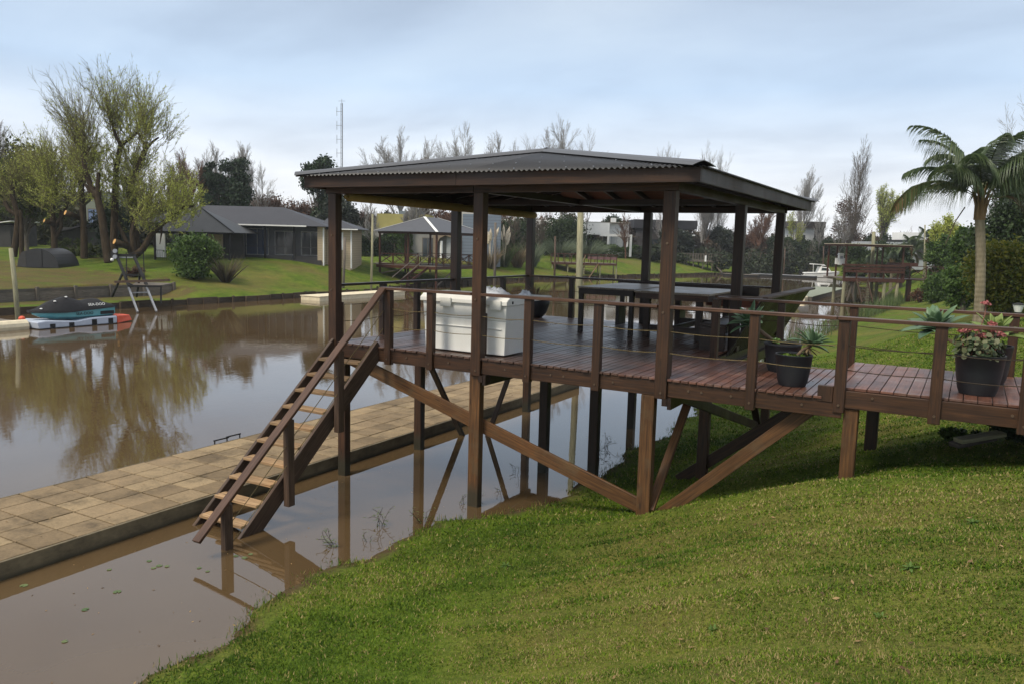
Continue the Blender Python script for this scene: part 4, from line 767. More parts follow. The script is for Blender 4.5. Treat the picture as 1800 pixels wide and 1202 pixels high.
part(dh, 'wall', plain('charcoal wall', (.06, .055, .055), .8, .2, 0, .2, .7), lambda m: m.box(-1, 5.5, 0, 7, -.5, 4.8)); part(dh, 'wall', M_shade, lambda m: m.box(5.51, 8.3, 1.5, 7, -.5, 3.3)); part(dh, 'roof', M_hroof, lambda m: (m.box(-1.5, 8.6, -.4, 7.4, 3.9, 5.3),)); part(dh, 'column', M_stone, lambda m: m.box(5.8, 6.3, .0, .4, -.5, 3.85)); part(dh, 'balcony', M_paint, lambda m: m.box(5.55, 8.4, -.1, .1, 2.9, 3.1)); window(dh, .5, .2, 2.2, 2.0, -.01, M_black)
mh = bld(1378, 440, 150, 'boxy dark-fascia house with a white wall seen over the far hedge', 'house')
part(mh, 'wall', M_paint, lambda m: m.box(1.5, 5.5, 0, 6, -.5, 4.2)); part(mh, 'wall', M_shade, lambda m: m.box(5.51, 7.2, -.3, 6, -.5, 4.6)); part(mh, 'fascia', plain('dark brown fascia', (.045, .035, .032), .7), lambda m: m.box(.5, 7.3, -.6, 6.4, 4.21, 5.4)); window(mh, 2.2, 1.4, 1.6, 1.5, -.01, M_black)
rh = bld(1596, 462, 92, 'pale grey cottage with a flat dark roof and dark shuttered window, right side', 'house')
part(rh, 'wall', plain('pale grey wall', (.33, .35, .37), .8, .2, 0, .1, 1), lambda m: m.box(-4.6, 3.4, 0, 5, -.8, 2.3)); part(rh, 'roof', M_black, lambda m: m.box(-.2, 3.8, -.5, 5.3, 2.31, 2.6)); part(rh, 'wall', M_paint, lambda m: m.box(.2, 2.4, 2.0, 4.9, 2.61, 3.5)); window(rh, .9, .35, 1.1, 1.75, -.01, M_grey, M_shade, 0); part(rh, 'door', M_beige, lambda m: m.box(-3.4, -2.0, -.06, -.01, -.6, 1.2))
# ---- small gazebo across the channel
g2 = wempty('small_gazebo', (-38.6, 48.5, 1.7), 'red brown gazebo with grey hip roof and cross-braced railing across the channel', 'gazebo')
GX1, GY0, GX0, GY1, GD, GE, GM = -35.5, 44.95, -41.7, 52.6, 1.78, 4.52, 48.6
m = MB(); hip_ = [(GX0-.3, GY0-.3), (GX1+.3, GY0-.3), (GX1+.3, GY1+.3), (GX0-.3, GY1+.3)]
def hip2(m, x0, x1, y0, y1, z0, z1, rx, ry0, ry1):
    a, b, c_, d_ = (x0, y0, z0), (x1, y0, z0), (x1, y1, z0), (x0, y1, z0); r0, r1 = (rx, ry0, z1), (rx, ry1, z1)
    m.face([a, b, r0]); m.face([b, c_, r1, r0]); m.face([c_, d_, r1]); m.face([d_, a, r0, r1]); m.face([(x, y, z-.03) for x, y, z in (d_, c_, b, a)])
hip2(m, GX0-.3, GX1+.3, GY0-.3, GY1+.3, GE+.14, 5.98, (GX0+GX1)/2, 47.5, 49.5); m.build('roof', plain('grey gazebo roof', (.050, .052, .060), .5, .4, 0, .15, 2), g2)
m = MB(); q = ((GX0+GX1)/2, 47.5, 6.0)
m.beam((GX1+.3, GY0-.3, GE+.16), q, .24, .03); m.beam((GX0-.3, GY0-.3, GE+.16), q, .08, .03); m.beam((GX1+.3, GY1+.3, GE+.16), (q[0], 49.5, 6.0), .10, .03); m.build('ridge_cap', M_white, g2)
m = MB(); m.box(GX0, GX1, GY0, GY0+.1, GE-.06, GE+.12); m.box(GX1-.1, GX1, GY0+.11, GY1, GE-.06, GE+.12); m.box(GX0, GX1, GY1-.1, GY1-.002, GE-.06, GE+.11); m.build('roof_beam', M_redw, g2)
for x, y in ((GX0, GY0), ((GX0+GX1)/2, GY0), (GX1-.14, GY0), (GX1-.14, GM), (GX1-.14, GY1-.14), (GX0, GY1-.14), ((GX0+GX1)/2, GY1-.14), (GX0, GM)):
    m = MB(int(-x*10+y)); m.box(x, x+.14, y+.11, y+.25, -1.2 if y < 46 else .2, GE-.062); m.build('post', M_redw, g2)
m = MB(); m.box(GX0-.1, GX1+.1, GY0-.1, GY1+.1, GD-.05, GD); m.build('deck', M_grey, g2); m = MB(); m.box(GX0-.08, GX1+.08, GY0-.14, GY0-.101, GD-.26, GD-.02); m.box(GX1+.101, GX1+.14, GY0-.1, GY1+.1, GD-.26, GD-.02); m.build('fascia', M_redw, g2)
def xrail(m, a, b, n, z0, z1):
    a = Vector(a); b = Vector(b); m.beam((a.x, a.y, z1), (b.x, b.y, z1), .09, .05); m.beam((a.x, a.y, z0+.06), (b.x, b.y, z0+.06), .05, .05)
    for k in range(n):
        p = a+(b-a)*k/n; q_ = a+(b-a)*(k+1)/n; m.beam((p.x, p.y, z0+.08), (q_.x, q_.y, z1-.04), .035, .05); m.beam((p.x, p.y, z1-.04), (q_.x, q_.y, z0+.08), .03, .05); m.beam((q_.x, q_.y, z0), (q_.x, q_.y, z1), .07, .07, (0, 1, 0))
for a, b, n in (((GX0+.1, GY0+.12), ((GX0+GX1)/2, GY0+.12), 2), (((GX0+GX1)/2+.1, GY0+.12), (GX1-1.9, GY0+.12), 1), ((GX1-.1, GY0+.2), (GX1-.1, GM-.1), 3), ((GX1-.1, GM+.2), (GX1-.1, GY1), 3), ((GX0, GY0+.2), (GX0, GY1), 4), ((GX0, GY1-.05), (GX1, GY1-.05), 4)): m = MB(); xrail(m, a, b, n, GD, GD+.95); m.build('railing', M_redw, g2)
m = MB(); m.beam((GX1-1.7, GY0-.1, GD-.1), (GX1-1.7, GY0-3.1, .35), .05, .2); m.beam((GX1-.7, GY0-.1, GD-.1), (GX1-.7, GY0-3.1, .35), .05, .2)
for k in range(8): m.beam((GX1-1.68, GY0-.3-k*.36, GD-.25-k*.21), (GX1-.72, GY0-.3-k*.36, GD-.25-k*.21), .22, .04)
m.build('stair', M_redw, g2); m = MB(); m.beam((GX1-1.75, GY0, GD+.95), (GX1-1.75, GY0-3.6, .9), .05, .06); m.beam((GX1-.65, GY0, GD+.95), (GX1-.65, GY0-3.6, .9), .05, .06); m.build('stair_rail', M_grey, g2)
m = MB(); m.beam((GX0+.3, GY0+.1, 1.0), ((GX0+GX1)/2, GY0+.1, GD-.2), .06, .12); m.beam((GX1-.2, GY0+.4, .1), (GX1-.2, GM-.4, GD-.2), .06, .12); m.build('brace', M_grey, g2)
m = MB(); m.tube([(GX0-.4, GY0+3, GD-.03), (GX0-6, GY0+4, GD+.03)], .05, 6); m.box(GX0-6, GX0-.1, GY0+2.2, GY0+3.6, GD-.1, GD-.03); m.build('footbridge', M_grey, g2)
tt = wempty('garden_table', (-38.2, 47.5, GD), 'pale table with small yellow flowers inside the small gazebo', 'table'); m = MB(); m.box(-39.2, -37.6, 46.9, 47.7, GD+.70, GD+.74); m.build('tabletop', M_pole, tt); 
for x in (-39.1, -37.75):
    for y in (46.95, 47.58): m = MB(); m.box(x, x+.07, y, y+.07, GD, GD+.698); m.build('leg', M_redw, tt)
def floatjetty(x0, x1, y0, y1, z, top, side, label, name='floating_jetty'):
    e = wempty(name, ((x0+x1)/2, (y0+y1)/2, 0), label, 'jetty'); m = MB(); m.box(x0, x1, y0, y1, z-.05, z); m.build('deck', top, e, .01); m = MB(); m.box(x0+.04, x1-.04, y0+.04, y1-.04, -.1, z-.052); m.build('side', side, e, .02); return e
floatjetty(-33.6, -31.9, 27.4, 36.2, .30, M_cream, M_cream, 'cream floating jetty below the small gazebo')
floatjetty(-10.1, -7.3, 56.5, 75.5, .34, plain('green grey matting', (.19, .21, .16), .9), M_grey, 'long green grey floating jetty left of the pergola dock'); m = MB(); m.box(-10.0, -7.6, 55.0, 56.45, -.08, .36); one('pontoon', m, M_cream, 'cream pontoon block at the near end of the green floating jetty', 'pontoon', None, .08)
floatjetty(-27.4, -22.5, 104, 106, .30, M_grey, M_black, 'grey floating jetty under the pale picket dock'); floatjetty(-24.5, -15.5, 108.5, 109.8, .35, M_steel, M_black, 'narrow grey floating jetty behind the white boat')
# ---- small brown dock and pale picket dock
def dockf(px0, px1, py, t0, h, rail, label, mat, picket=.5, post_h=1.9, low=None, depth=3.0):
    e = bld(px0, py, t0, label, 'dock', 'dock'); w_ = (px1-px0)*t0/CF; part(e, 'deck', M_grey, lambda m: m.box(0, w_, 0, depth, -.08, 0)); part(e, 'fascia', mat, lambda m: m.box(0, w_, -.05, -.002, -.26, -.01))
    for k in range(5):
        for y in (.1, depth-.2): part(e, 'stilt', M_pole if mat == M_redw else mat, lambda m: m.box(w_*k/4-.07 if k else .0, w_*k/4+.07 if k else .14, y, y+.14, -post_h-1.2, -.27))
    part(e, 'handrail', mat, lambda m: (m.box(0, w_, -.03, .04, rail-.05, rail), m.box(0, w_, depth-.04, depth+.03, rail-.05, rail)))
    n = int(w_/picket)
    for k in range(n+1): part(e, 'railing_post', mat, lambda m: m.box(w_*k/n-.045, w_*k/n+.045, .0, .08, -.2, rail-.052)); part(e, 'railing_post', mat, lambda m: m.box(w_*k/n-.04, w_*k/n+.04, depth-.1, depth-.04, -.0, rail-.052))
    return e, w_
d3, w3 = dockf(970, 1084, 461, 95, 2.3, 1.02, 'small red brown dock with boarded rail and steep stair, centre far bank', M_redw, .72)
part(d3, 'rail_panel', plain('mauve boards', (.16, .085, .08), .7), lambda m: m.box(w3*.55, w3, .085, .11, .42, .78)); part(d3, 'stair', M_strg, lambda m: (m.beam((w3*.52, -.1, -.1), (w3*.36, -2.4, -2.0), .05, .14), m.beam((w3*.70, -.1, -.1), (w3*.54, -2.4, -2.0), .05, .14), [m.beam((w3*(.515-.02*k), -.25-.3*k, -.3-.25*k), (w3*(.69-.02*k), -.25-.3*k, -.3-.25*k), .2, .04) for k in range(7)]))
part(d3, 'stair_rail', M_tread, lambda m: (m.beam((w3*.52, 0, .85), (w3*.34, -2.6, -1.4), .05, .07), m.beam((w3*.72, 0, -.1), (w3*.50, -3.0, -2.2), .05, .10)))
d4, w4 = dockf(1203, 1269, 457, 119, 2.3, .95, 'weathered pale grey dock with an open picket railing on stilts', M_grey, .38); part(d4, 'brace', M_grey, lambda m: m.beam((.2, -.06, -.3), (1.2, -.06, -1.8), .05, .1)); part(d4, 'stair', M_grey, lambda m: m.beam((4.4, .05, -.3), (5.6, -1.2, -2.0), .3, .12)); part(d4, 'brace', M_grey, lambda m: m.beam((2.4, -.06, -1.6), (3.4, -.06, -.3), .05, .1)); part(d4, 'cabinet', M_paint, lambda m: m.box(3.0, 3.25, -.15, -.06, -.2, .7))
m = MB(); b_ = at(1218, 456, 127); m.tube([b_, b_+np.array([0, 0, 2.1])], .05, 8); m.beam(b_+np.array([0, 0, 2.1]), b_+np.array([.5, .3, 2.12]), .12, .06); one('lamp_post', m, M_steel, 'short grey lamp post with a small arm behind the pale picket dock', 'lamp post')
# ---- pergola dock on the near side
pd = bld(1482, 489, 62, 'red brown pergola dock on round stilts with cross rails, right background', 'dock', 'pergola_dock'); kk = 62/CF; PWD = 107*kk
part(pd, 'deck', M_grey, lambda m: m.box(0, PWD, 0, 4.0, -.08, 0)); part(pd, 'fascia', M_redw, lambda m: (m.box(-.05, PWD, -.06, -.003, -.26, .02), m.box(PWD+.002, PWD+.05, -.05, 4, -.16, -.01)))
for x, y in ((.15, .1), (2.05, .1), (3.3, .1), (4.3, .1), (.8, 3.6), (1.6, 3.6), (2.6, 3.6), (4.3, 3.6)): part(pd, 'stilt', M_pole, lambda m: m.tube([(x, y, -2.8), (x, y, -.17)], .13, 10))
[part(pd, 'brace', M_grey, lambda m: m.beam(a, b_, .08, .12)) for a, b_ in (((.5, .2, -1.8), (.9, .2, -.2)), ((1.1, .32, -1.8), (.7, .32, -.2)), ((2.9, .1, -1.8), (4.2, .1, -.5)))]
part(pd, 'stair', M_strg, lambda m: (m.beam((1.0, -.1, -.1), (1.0, -1.4, -1.8), .05, .14), m.beam((1.85, -.1, -.1), (1.85, -1.4, -1.8), .05, .14), [m.beam((1.02, -.2-k*.15, -.3-k*.19), (1.83, -.2-k*.15, -.3-k*.19), .16, .04) for k in range(8)]))
for z0, z1 in ((.95, 1.10), (.70, .90), (.45, .65)): part(pd, 'rail_board', M_redw, lambda m: (m.box(-.15 if z0 > .9 else 0, PWD, -.12 if z0 > .9 else -.06, .06 if z0 > .9 else -.02, z0, z1), m.box(PWD+.002, PWD+.04, 0, 4, z0, z1)))
for x in (.0, 1.0, 2.0, 3.1, 4.2, 4.66): part(pd, 'railing_post', M_redw, lambda m: m.box(x, x+.09, -.015, .08, 0, .94))
for x, y in ((.12, .1), (.12, 3.6), (4.55, .1), (4.55, 3.6), (.8, 3.6), (4.1, 3.6)): part(pd, 'post', M_redw, lambda m: m.box(x, x+.11, y, y+.11, 0, 2.60))
part(pd, 'roof', M_redw, lambda m: (m.box(-.1, 5.05, -.2, -.1, 2.48, 2.62), m.box(-.1, 5.05, 3.8, 3.9, 2.48, 2.62), [m.box(-.1+k*.42, -.02+k*.42, -.09, 3.79, 2.50, 2.60) for k in range(13)])); part(pd, 'roof_sheet', plain('pale roof sheet', (.42, .38, .28), .7), lambda m: m.box(-.15, 5.1, -.25, 3.95, 2.622, 2.66))
part(pd, 'gate', M_redw, lambda m: (xrail(m, (4.8, 2.0), (8.8, 2.0), 3, 0, 1.0), m.box(4.78, 8.8, 1.6, 3.4, -.12, -.02), m.box(6.0, 6.3, 1.9, 2.2, -2.0, -.13)))
part(pd, 'screen_roof', M_redw, lambda m: m.box(4.9, 7.4, 3.3, 3.4, .95, 1.25))
wc = bld(1484, 488, 63.5, 'white water cooler unit standing on the pergola dock', 'cooler', 'water_cooler'); part(wc, 'body', M_white, lambda m: m.box(.05, .42, 1.4, 1.75, .95, 1.75), .03); part(wc, 'cap', M_white, lambda m: m.prism([(.02, 1.76), (.45, 1.76), (.38, 1.9), (.1, 1.9)], 1, 1.38, 1.78)); part(wc, 'panel', M_steel, lambda m: m.box(.12, .35, 1.38, 1.395, 1.45, 1.68)); part(wc, 'side_panel', M_white, lambda m: (m.box(-.2, .02, 1.5, 1.6, 1.0, 1.5), m.box(.45, .65, 1.5, 1.6, 1.0, 1.5)))
# ---- motor boat
bt = empty('motor_boat', at(1404, 488, 117), 'white cabin motorboat with dark hull stripe and outboard on the far water', 'boat', None, YAW); BL = 5.9
def bsec(w, zb, zt): return [(-w, zt), (-w*.9, zb+.25), (0, zb), (w*.9, zb+.25), (w, zt)]
def loftx(m, secs):
    n = len(secs[0][1]); b0 = len(m.v)
    for x, pr in secs:
        for y, z in pr: m.v.append((x, y, z))
    for i in range(len(secs)-1):
        for k in range(n): o = b0+i*n; k2 = (k+1) % n; m.quad((o+k, o+k2, o+n+k2, o+n+k))
    m.quad([b0+k for k in range(n)]); m.quad([b0+(len(secs)-1)*n+k for k in range(n)][::-1])
part(bt, 'hull', M_paint, lambda m: loftx(m, [(.5, bsec(1.0, -.15, .72)), (2.0, bsec(1.08, -.15, .78)), (3.8, bsec(1.0, -.12, .86)), (5.0, bsec(.6, 0, .95)), (5.9, bsec(.05, .6, 1.02))]))
part(bt, 'stripe', M_black, lambda m: loftx(m, [(.49, bsec(1.02, .36, .62)), (2.0, bsec(1.10, .36, .66)), (3.8, bsec(1.02, .38, .74)), (5.0, bsec(.62, .45, .84)), (5.7, bsec(.14, .7, .9))]))
part(bt, 'cabin', M_paint, lambda m: m.prism([(2.6, .75), (4.5, .88), (4.0, 1.55), (2.9, 1.65)], 1, -.75, .75), .05); part(bt, 'window', M_glass, lambda m: m.prism([(2.95, 1.1), (4.15, 1.1), (3.9, 1.45), (3.05, 1.5)], 1, -.77, -.752)); part(bt, 'hardtop', M_paint, lambda m: (m.prism([(1.7, 1.95), (3.3, 1.9), (3.5, 1.75), (3.6, 1.8), (3.3, 2.0), (1.7, 2.08)], 1, -.7, .7), m.beam((2.8, -.7, 1.6), (3.3, -.7, 1.9), .06, .06), m.beam((1.8, -.7, .8), (1.75, -.7, 1.95), .05, .05)))
part(bt, 'outboard', M_black, lambda m: (m.box(.0, .42, -.18, .18, .55, 1.15), m.box(.15, .3, -.08, .08, -.3, .54)), .05); part(bt, 'deck', M_paint, lambda m: m.box(.55, 2.55, -.9, .9, .60, .70))
# ---- mast, bollard light, planks on lawn, stones
m = MB(); b_ = at(601, 440, 150); mh_ = 26.5
ms_ = wempty('radio_mast', (b_[0], b_[1], 2), 'thin lattice radio mast with side aerials rising behind the pavilion roof', 'mast')
for a in range(3): dx, dy = .18*math.cos(a*2.094), .18*math.sin(a*2.094); m.beam((b_[0]+dx, b_[1]+dy, 2), (b_[0]+dx, b_[1]+dy, 2+mh_), .07, .07)
for k in range(26): z = 2.5+k; m.beam((b_[0]+.18, b_[1], z), (b_[0]-.09, b_[1]+.155, z+.8), .04, .04); m.beam((b_[0]-.09, b_[1]-.155, z), (b_[0]-.09, b_[1]+.155, z), .04, .04)
m.build('lattice', M_steel, ms_); m = MB()
for z in (27.0, 24.5, 22, 19.5, 17): m.beam((b_[0], b_[1], z), (b_[0]-.9, b_[1]-.5, z), .06, .06); m.beam((b_[0]-.8, b_[1]-.45, z-.8), (b_[0]-.8, b_[1]-.45, z+.8), .06, .06)
m.beam((b_[0], b_[1], 28), (b_[0], b_[1], 29.3), .05, .05); m.beam((b_[0]-.6, b_[1]-.3, 28.9), (b_[0]+.6, b_[1]+.3, 28.9), .05, .05); m.build('aerial', M_steel, ms_)
lb = at(1789, 551, 23.5); lb = (lb[0], lb[1], float(hgt(lb[0], lb[1]))); bl = wempty('bollard_light', lb, 'short black bollard light with a frosted white cone beneath the right bush', 'garden light')
m = MB(); m.lathe(lb, [(.07, -.1), (.07, .30)], 14); m.build('base', M_black, bl, smooth=False); m = MB(); m.lathe(lb, [(.085, .305), (.15, .52)], 16); m.build('lens', M_white, bl); m = MB(); m.lathe(lb, [(.165, .522), (.15, .55), (.05, .58)], 16); m.build('cap', M_black, bl)
m = MB(77); pz = 1.92
def lawn(x, y, dz=0): return (x, y, float(hgt(x, y))+dz)
ps = wempty('timber_stack', lawn(3.85, .9), 'two mossy sawn planks stacked on the lawn under the walkway', 'planks')
a, b_ = gz(1684, 771, 1.80), gz(1761, 761, 1.86)
m = MB(); m.beam((a[0], a[1], a[2]-.02), (b_[0], b_[1], b_[2]), .16, .05, t0=1.5); m.build('plank', M_pole, ps, .004); m = MB(); m.beam((a[0]-.04, a[1], a[2]-.08), (b_[0]-.1, b_[1], b_[2]-.06), .17, .05); m.build('plank', M_grey, ps, .004)
# ------------------------------------------------------------------ vegetation
def tubes(S, sides):                                     # S rows: p0(3) p1(3) r0 r1
    S = np.asarray(S, float); d = S[:, 3:6]-S[:, 0:3]; d /= np.maximum(np.linalg.norm(d, axis=1), 1e-6)[:, None]
    ref = np.where(np.abs(d[:, 2:3]) < .9, np.array([[0, 0, 1.]]), np.array([[1., 0, 0]])); a = np.cross(d, ref); a /= np.linalg.norm(a, axis=1)[:, None]; b = np.cross(d, a)
    n = len(S); V = np.zeros((n, 2*sides, 3))
    for k in range(sides):
        q = 2*math.pi*k/sides; o = a*math.cos(q)+b*math.sin(q); V[:, k] = S[:, 0:3]+o*S[:, 6:7]; V[:, sides+k] = S[:, 3:6]+o*S[:, 7:8]
    base = (np.arange(n)*2*sides)[:, None]; F = np.concatenate([np.stack([base[:, 0]+k, base[:, 0]+(k+1) % sides, base[:, 0]+sides+(k+1) % sides, base[:, 0]+sides+k], 1) for k in range(sides)])
    return V.reshape(-1, 3), F
def cards(P, size, rg, long_=1.6, droop=0.0, tint=None, dirs=None):
    P = np.asarray(P, float); n = len(P); u = rg.normal(0, 1, (n, 3)) if dirs is None else dirs+rg.normal(0, .35, (n, 3)); u[:, 2] -= droop; u /= np.linalg.norm(u, axis=1)[:, None]
    w = np.cross(u, rg.normal(0, 1, (n, 3))); w /= np.maximum(np.linalg.norm(w, axis=1), 1e-6)[:, None]; s = size*rg.uniform(.6, 1.35, n)[:, None]
    V = np.stack([P-u*s*long_*.5, P+w*s*.42, P+u*s*long_*.5, P-w*s*.42], 1).reshape(-1, 3); F = np.arange(4*n).reshape(n, 4)
    return V, F, (rg.uniform(0, 1, n) if tint is None else tint)
def grow(rg, p, d, L, r, lev, sp, S, tips):
    n = sp['seg'][lev]; pts = [p]; ds = []; rr = [r]; taper = sp['taper'][lev]
    for i in range(n):
        d = d+rg.normal(0, sp['wig'][lev], 3)+np.array([0, 0, sp['up'][lev]]); d = d/np.linalg.norm(d); q = pts[-1]+d*L/n; r2 = r*(1-(1-taper)*(i+1)/n)
        S[0 if lev < 2 else 1].append((*pts[-1], *q, rr[-1], r2)); pts.append(q); ds.append(d); rr.append(r2)
    if lev+1 >= len(sp['seg']):
        for k in range(1, n+1): tips.append((pts[k], ds[k-1]))
        return
    k = sp['kids'][lev]; k = k if isinstance(k, int) else int(rg.integers(k[0], k[1]+1))
    for j in range(k):
        f = sp['frm'][lev]+(1-sp['frm'][lev])*(j+rg.uniform(.2, 1))/k; i = min(n-1, int(f*n)); g_ = f*n-i; q = pts[i]*(1-g_)+pts[i+1]*g_; dd = ds[i]
        az = rg.uniform(0, 6.283); a = np.cross(dd, [0, 0, 1.]) if abs(dd[2]) < .95 else np.array([1., 0, 0]); a /= np.linalg.norm(a); b = np.cross(dd, a); an = R(sp['ang'][lev])*rg.uniform(.6, 1.3)
        nd = dd*math.cos(an)+(a*math.cos(az)+b*math.sin(az))*math.sin(an); grow(rg, q, nd, L*sp['len'][lev]*rg.uniform(.65, 1.2)*(1.15-.45*f if lev < 2 else 1), rr[i]*sp['rad'][lev], lev+1, sp, S, tips)
    if sp.get('lead', 1) and lev < len(sp['seg'])-1: grow(rg, pts[-1], ds[-1], L*sp['len'][lev]*.8, rr[-1], lev+1, sp, S, tips)
def bark(name, a, b_, sc=3): 
    m, t, b = newmat(name); tcn = t.nodes.new('ShaderNodeTexCoord'); n = noise(t, mapping(t, tcn.outputs['Object'], (3, 3, .6)), sc, 5, .7); c = ramp(t, n, [(.3, a), (.7, b_)]); t.links.new(c, b.inputs['Base Color']); b.inputs['Roughness'].default_value = .95; b.inputs['Specular IOR Level'].default_value = .1; bump(t, b, n, .8, .04); return m
B_grey = bark('grey brown bark', (.06, .05, .04), (.16, .135, .11)); B_will = bark('willow bark', (.018, .013, .008), (.062, .045, .028)); B_shoot = bark('willow shoot bark', (.11, .10, .045), (.20, .18, .085)); B_pale = bark('haze-paled twig bark', (.20, .195, .19), (.34, .325, .31)); B_rust = bark('rusty twig bark', (.09, .045, .03), (.20, .11, .075)); B_pop = bark('poplar twig bark', (.075, .062, .05), (.17, .145, .12))  # B_pale: distant haze put into the twig colour
L_wil = leaf('willow leaf', (.32, .37, .06), (.52, .56, .15), .5); L_ever = leaf('evergreen leaf', (.008, .018, .009), (.035, .065, .028), .15); L_dark = leaf('dark hedge leaf', (.010, .020, .008), (.045, .075, .022), .2); L_mid = leaf('mid green leaf', (.025, .055, .012), (.09, .15, .03), .3)
L_olive = leaf('olive leaf', (.035, .05, .012), (.10, .125, .03), .35); L_yel = leaf('yellow green leaf', (.05, .08, .012), (.22, .20, .025), .35); L_ced = leaf('casuarina leaf', (.012, .02, .014), (.05, .06, .04), .2)
def treeobj(label, cat, name, loc, S, crownfn, bk, group=None, twig=None):
    e = empty(name, loc, label, cat, group); 
    if S[0]: V, F = tubes(S[0], 7); npmesh('trunk', V, F, bk, e, smooth=True)
    crownfn(e, S); return e
def barespec(kind):
    if kind == 'poplar': return dict(seg=[7, 5, 3, 2], kids=[40, 10, 6], frm=[.10, .15, .2], ang=[20, 18, 22], len=[.36, .42, .45], rad=[.34, .5, .6], wig=[.02, .05, .08, .1], up=[.02, .10, .08, .05], taper=[.15, .2, .4, .5], lead=1)
    if kind == 'fan': return dict(seg=[3, 6, 4, 3, 2], kids=[7, 12, 8, 5], frm=[.5, .15, .15, .2], ang=[28, 23, 24, 26], len=[1.0, .42, .5, .5], rad=[.55, .45, .55, .6], wig=[.03, .05, .07, .09, .1], up=[.0, .08, .09, .08, .06], taper=[.7, .25, .35, .4, .5], lead=1)
    if kind == 'slim': return dict(seg=[5, 4, 3, 2], kids=[15, 9, 6], frm=[.3, .2, .2], ang=[32, 25, 26], len=[.38, .5, .5], rad=[.4, .5, .6], wig=[.03, .06, .08, .1], up=[.02, .06, .05, .04], taper=[.2, .25, .4, .5], lead=1)
def bare_tree(kind, seed, label, loc, hgt_, r=.16, bk=None, group='bare winter trees', tw=1.0, leaves=None, cat='tree'):
    rg = np.random.default_rng(seed); S = [[], []]; tips = []; sp = barespec(kind); L = {'poplar': .86, 'fan': .40, 'slim': .72}[kind]*hgt_
    grow(rg, np.array([0, 0, -.3]), np.array([0, 0, 1.]), L, r, 0, sp, S, tips); tr = np.array(S[1]); mn = .0085*tw; tr[:, 6:8] = np.maximum(tr[:, 6:8], mn)
    allz = max(tr[:, 5].max(), 1); sc = hgt_/allz
    def crown(e, S_):
        V, F = tubes(tr, 3); npmesh('crown', V, F, twigmat(bk), e)
        if leaves: P = np.array([t_[0] for t_ in tips]); V, F, T = cards(np.repeat(P, leaves[1], 0)+rg.normal(0, .12, (len(P)*leaves[1], 3)), leaves[2], rg); npmesh('foliage', V, F, leaves[0], e, T)
    e = treeobj(label, cat, 'bare_tree' if not leaves else 'tree', loc, S, crown, bk or B_grey, group); e.scale = (sc, sc, sc); return e
def twigmat(bk): return {id(B_grey): B_pale}.get(id(bk or B_grey), bk)
def clumps(rg, n, rx, ry, rz_, r0, r1, base=0.0): 
    c = rg.normal(0, 1, (n, 3)); c /= np.linalg.norm(c, axis=1)[:, None]; c *= (rg.uniform(.15, 1, n)**.5)[:, None]; return c*np.array([rx, ry, rz_])+np.array([0, 0, base]), rg.uniform(r0, r1, n)
def leafy(label, cat, name, loc, seed, rx, ry, rz_, zc, mat, size=.16, n=9000, nc=16, cr=(.28, .5), group=None, trunk_h=None, bk=None, shrub=False, long_=1.6, droop=0.0, rr=.18, dens=None, topflat=0):
    rg = np.random.default_rng(seed); c, cr_ = clumps(rg, nc, rx*.72, ry*.72, rz_*.72, cr[0]*rz_ if rx > rz_ else cr[0]*rx, cr[1]*rz_ if rx > rz_ else cr[1]*rx, zc)
    S = [[], []]; h = trunk_h if trunk_h else zc
    S[0].append((0, 0, -.4, rg.normal(0, .1), rg.normal(0, .1), h*.55, rr, rr*.75))
    for i in range(nc): a = np.array([0, 0, h*rg.uniform(.2, .55)]); q = c[i]; mid = a*.5+q*.5+np.array([0, 0, -.1*rz_]); S[0].append((*a, *mid, rr*.45, rr*.3)); S[0].append((*mid, *q, rr*.3, rr*.1))
    wts = cr_**2; idx = rg.choice(nc, n, p=wts/wts.sum()); dv = rg.normal(0, 1, (n, 3)); dv /= np.linalg.norm(dv, axis=1)[:, None]; rad = cr_[idx]*np.clip(rg.normal(.82, .30, n), .1, 1.6)
    P = c[idx]+dv*rad[:, None]*np.array([1, 1, .85]); P = P[P[:, 2] > .03]; V, F, T = cards(P, size, rg, long_, droop); T = np.clip(T*.75+rg.uniform(-.15, .3, nc)[idx[:len(P)]]*1.0, 0, 1)
    def crown(e, S_): npmesh('crown', V, F, mat, e, T)
    return treeobj(label, cat, name, loc, S, crown, bk or B_grey, group)
def gat(px, t, dz=0.0, py=450): p = at(px, py, t); return (p[0], p[1], float(hgt(p[0], p[1]))+dz)
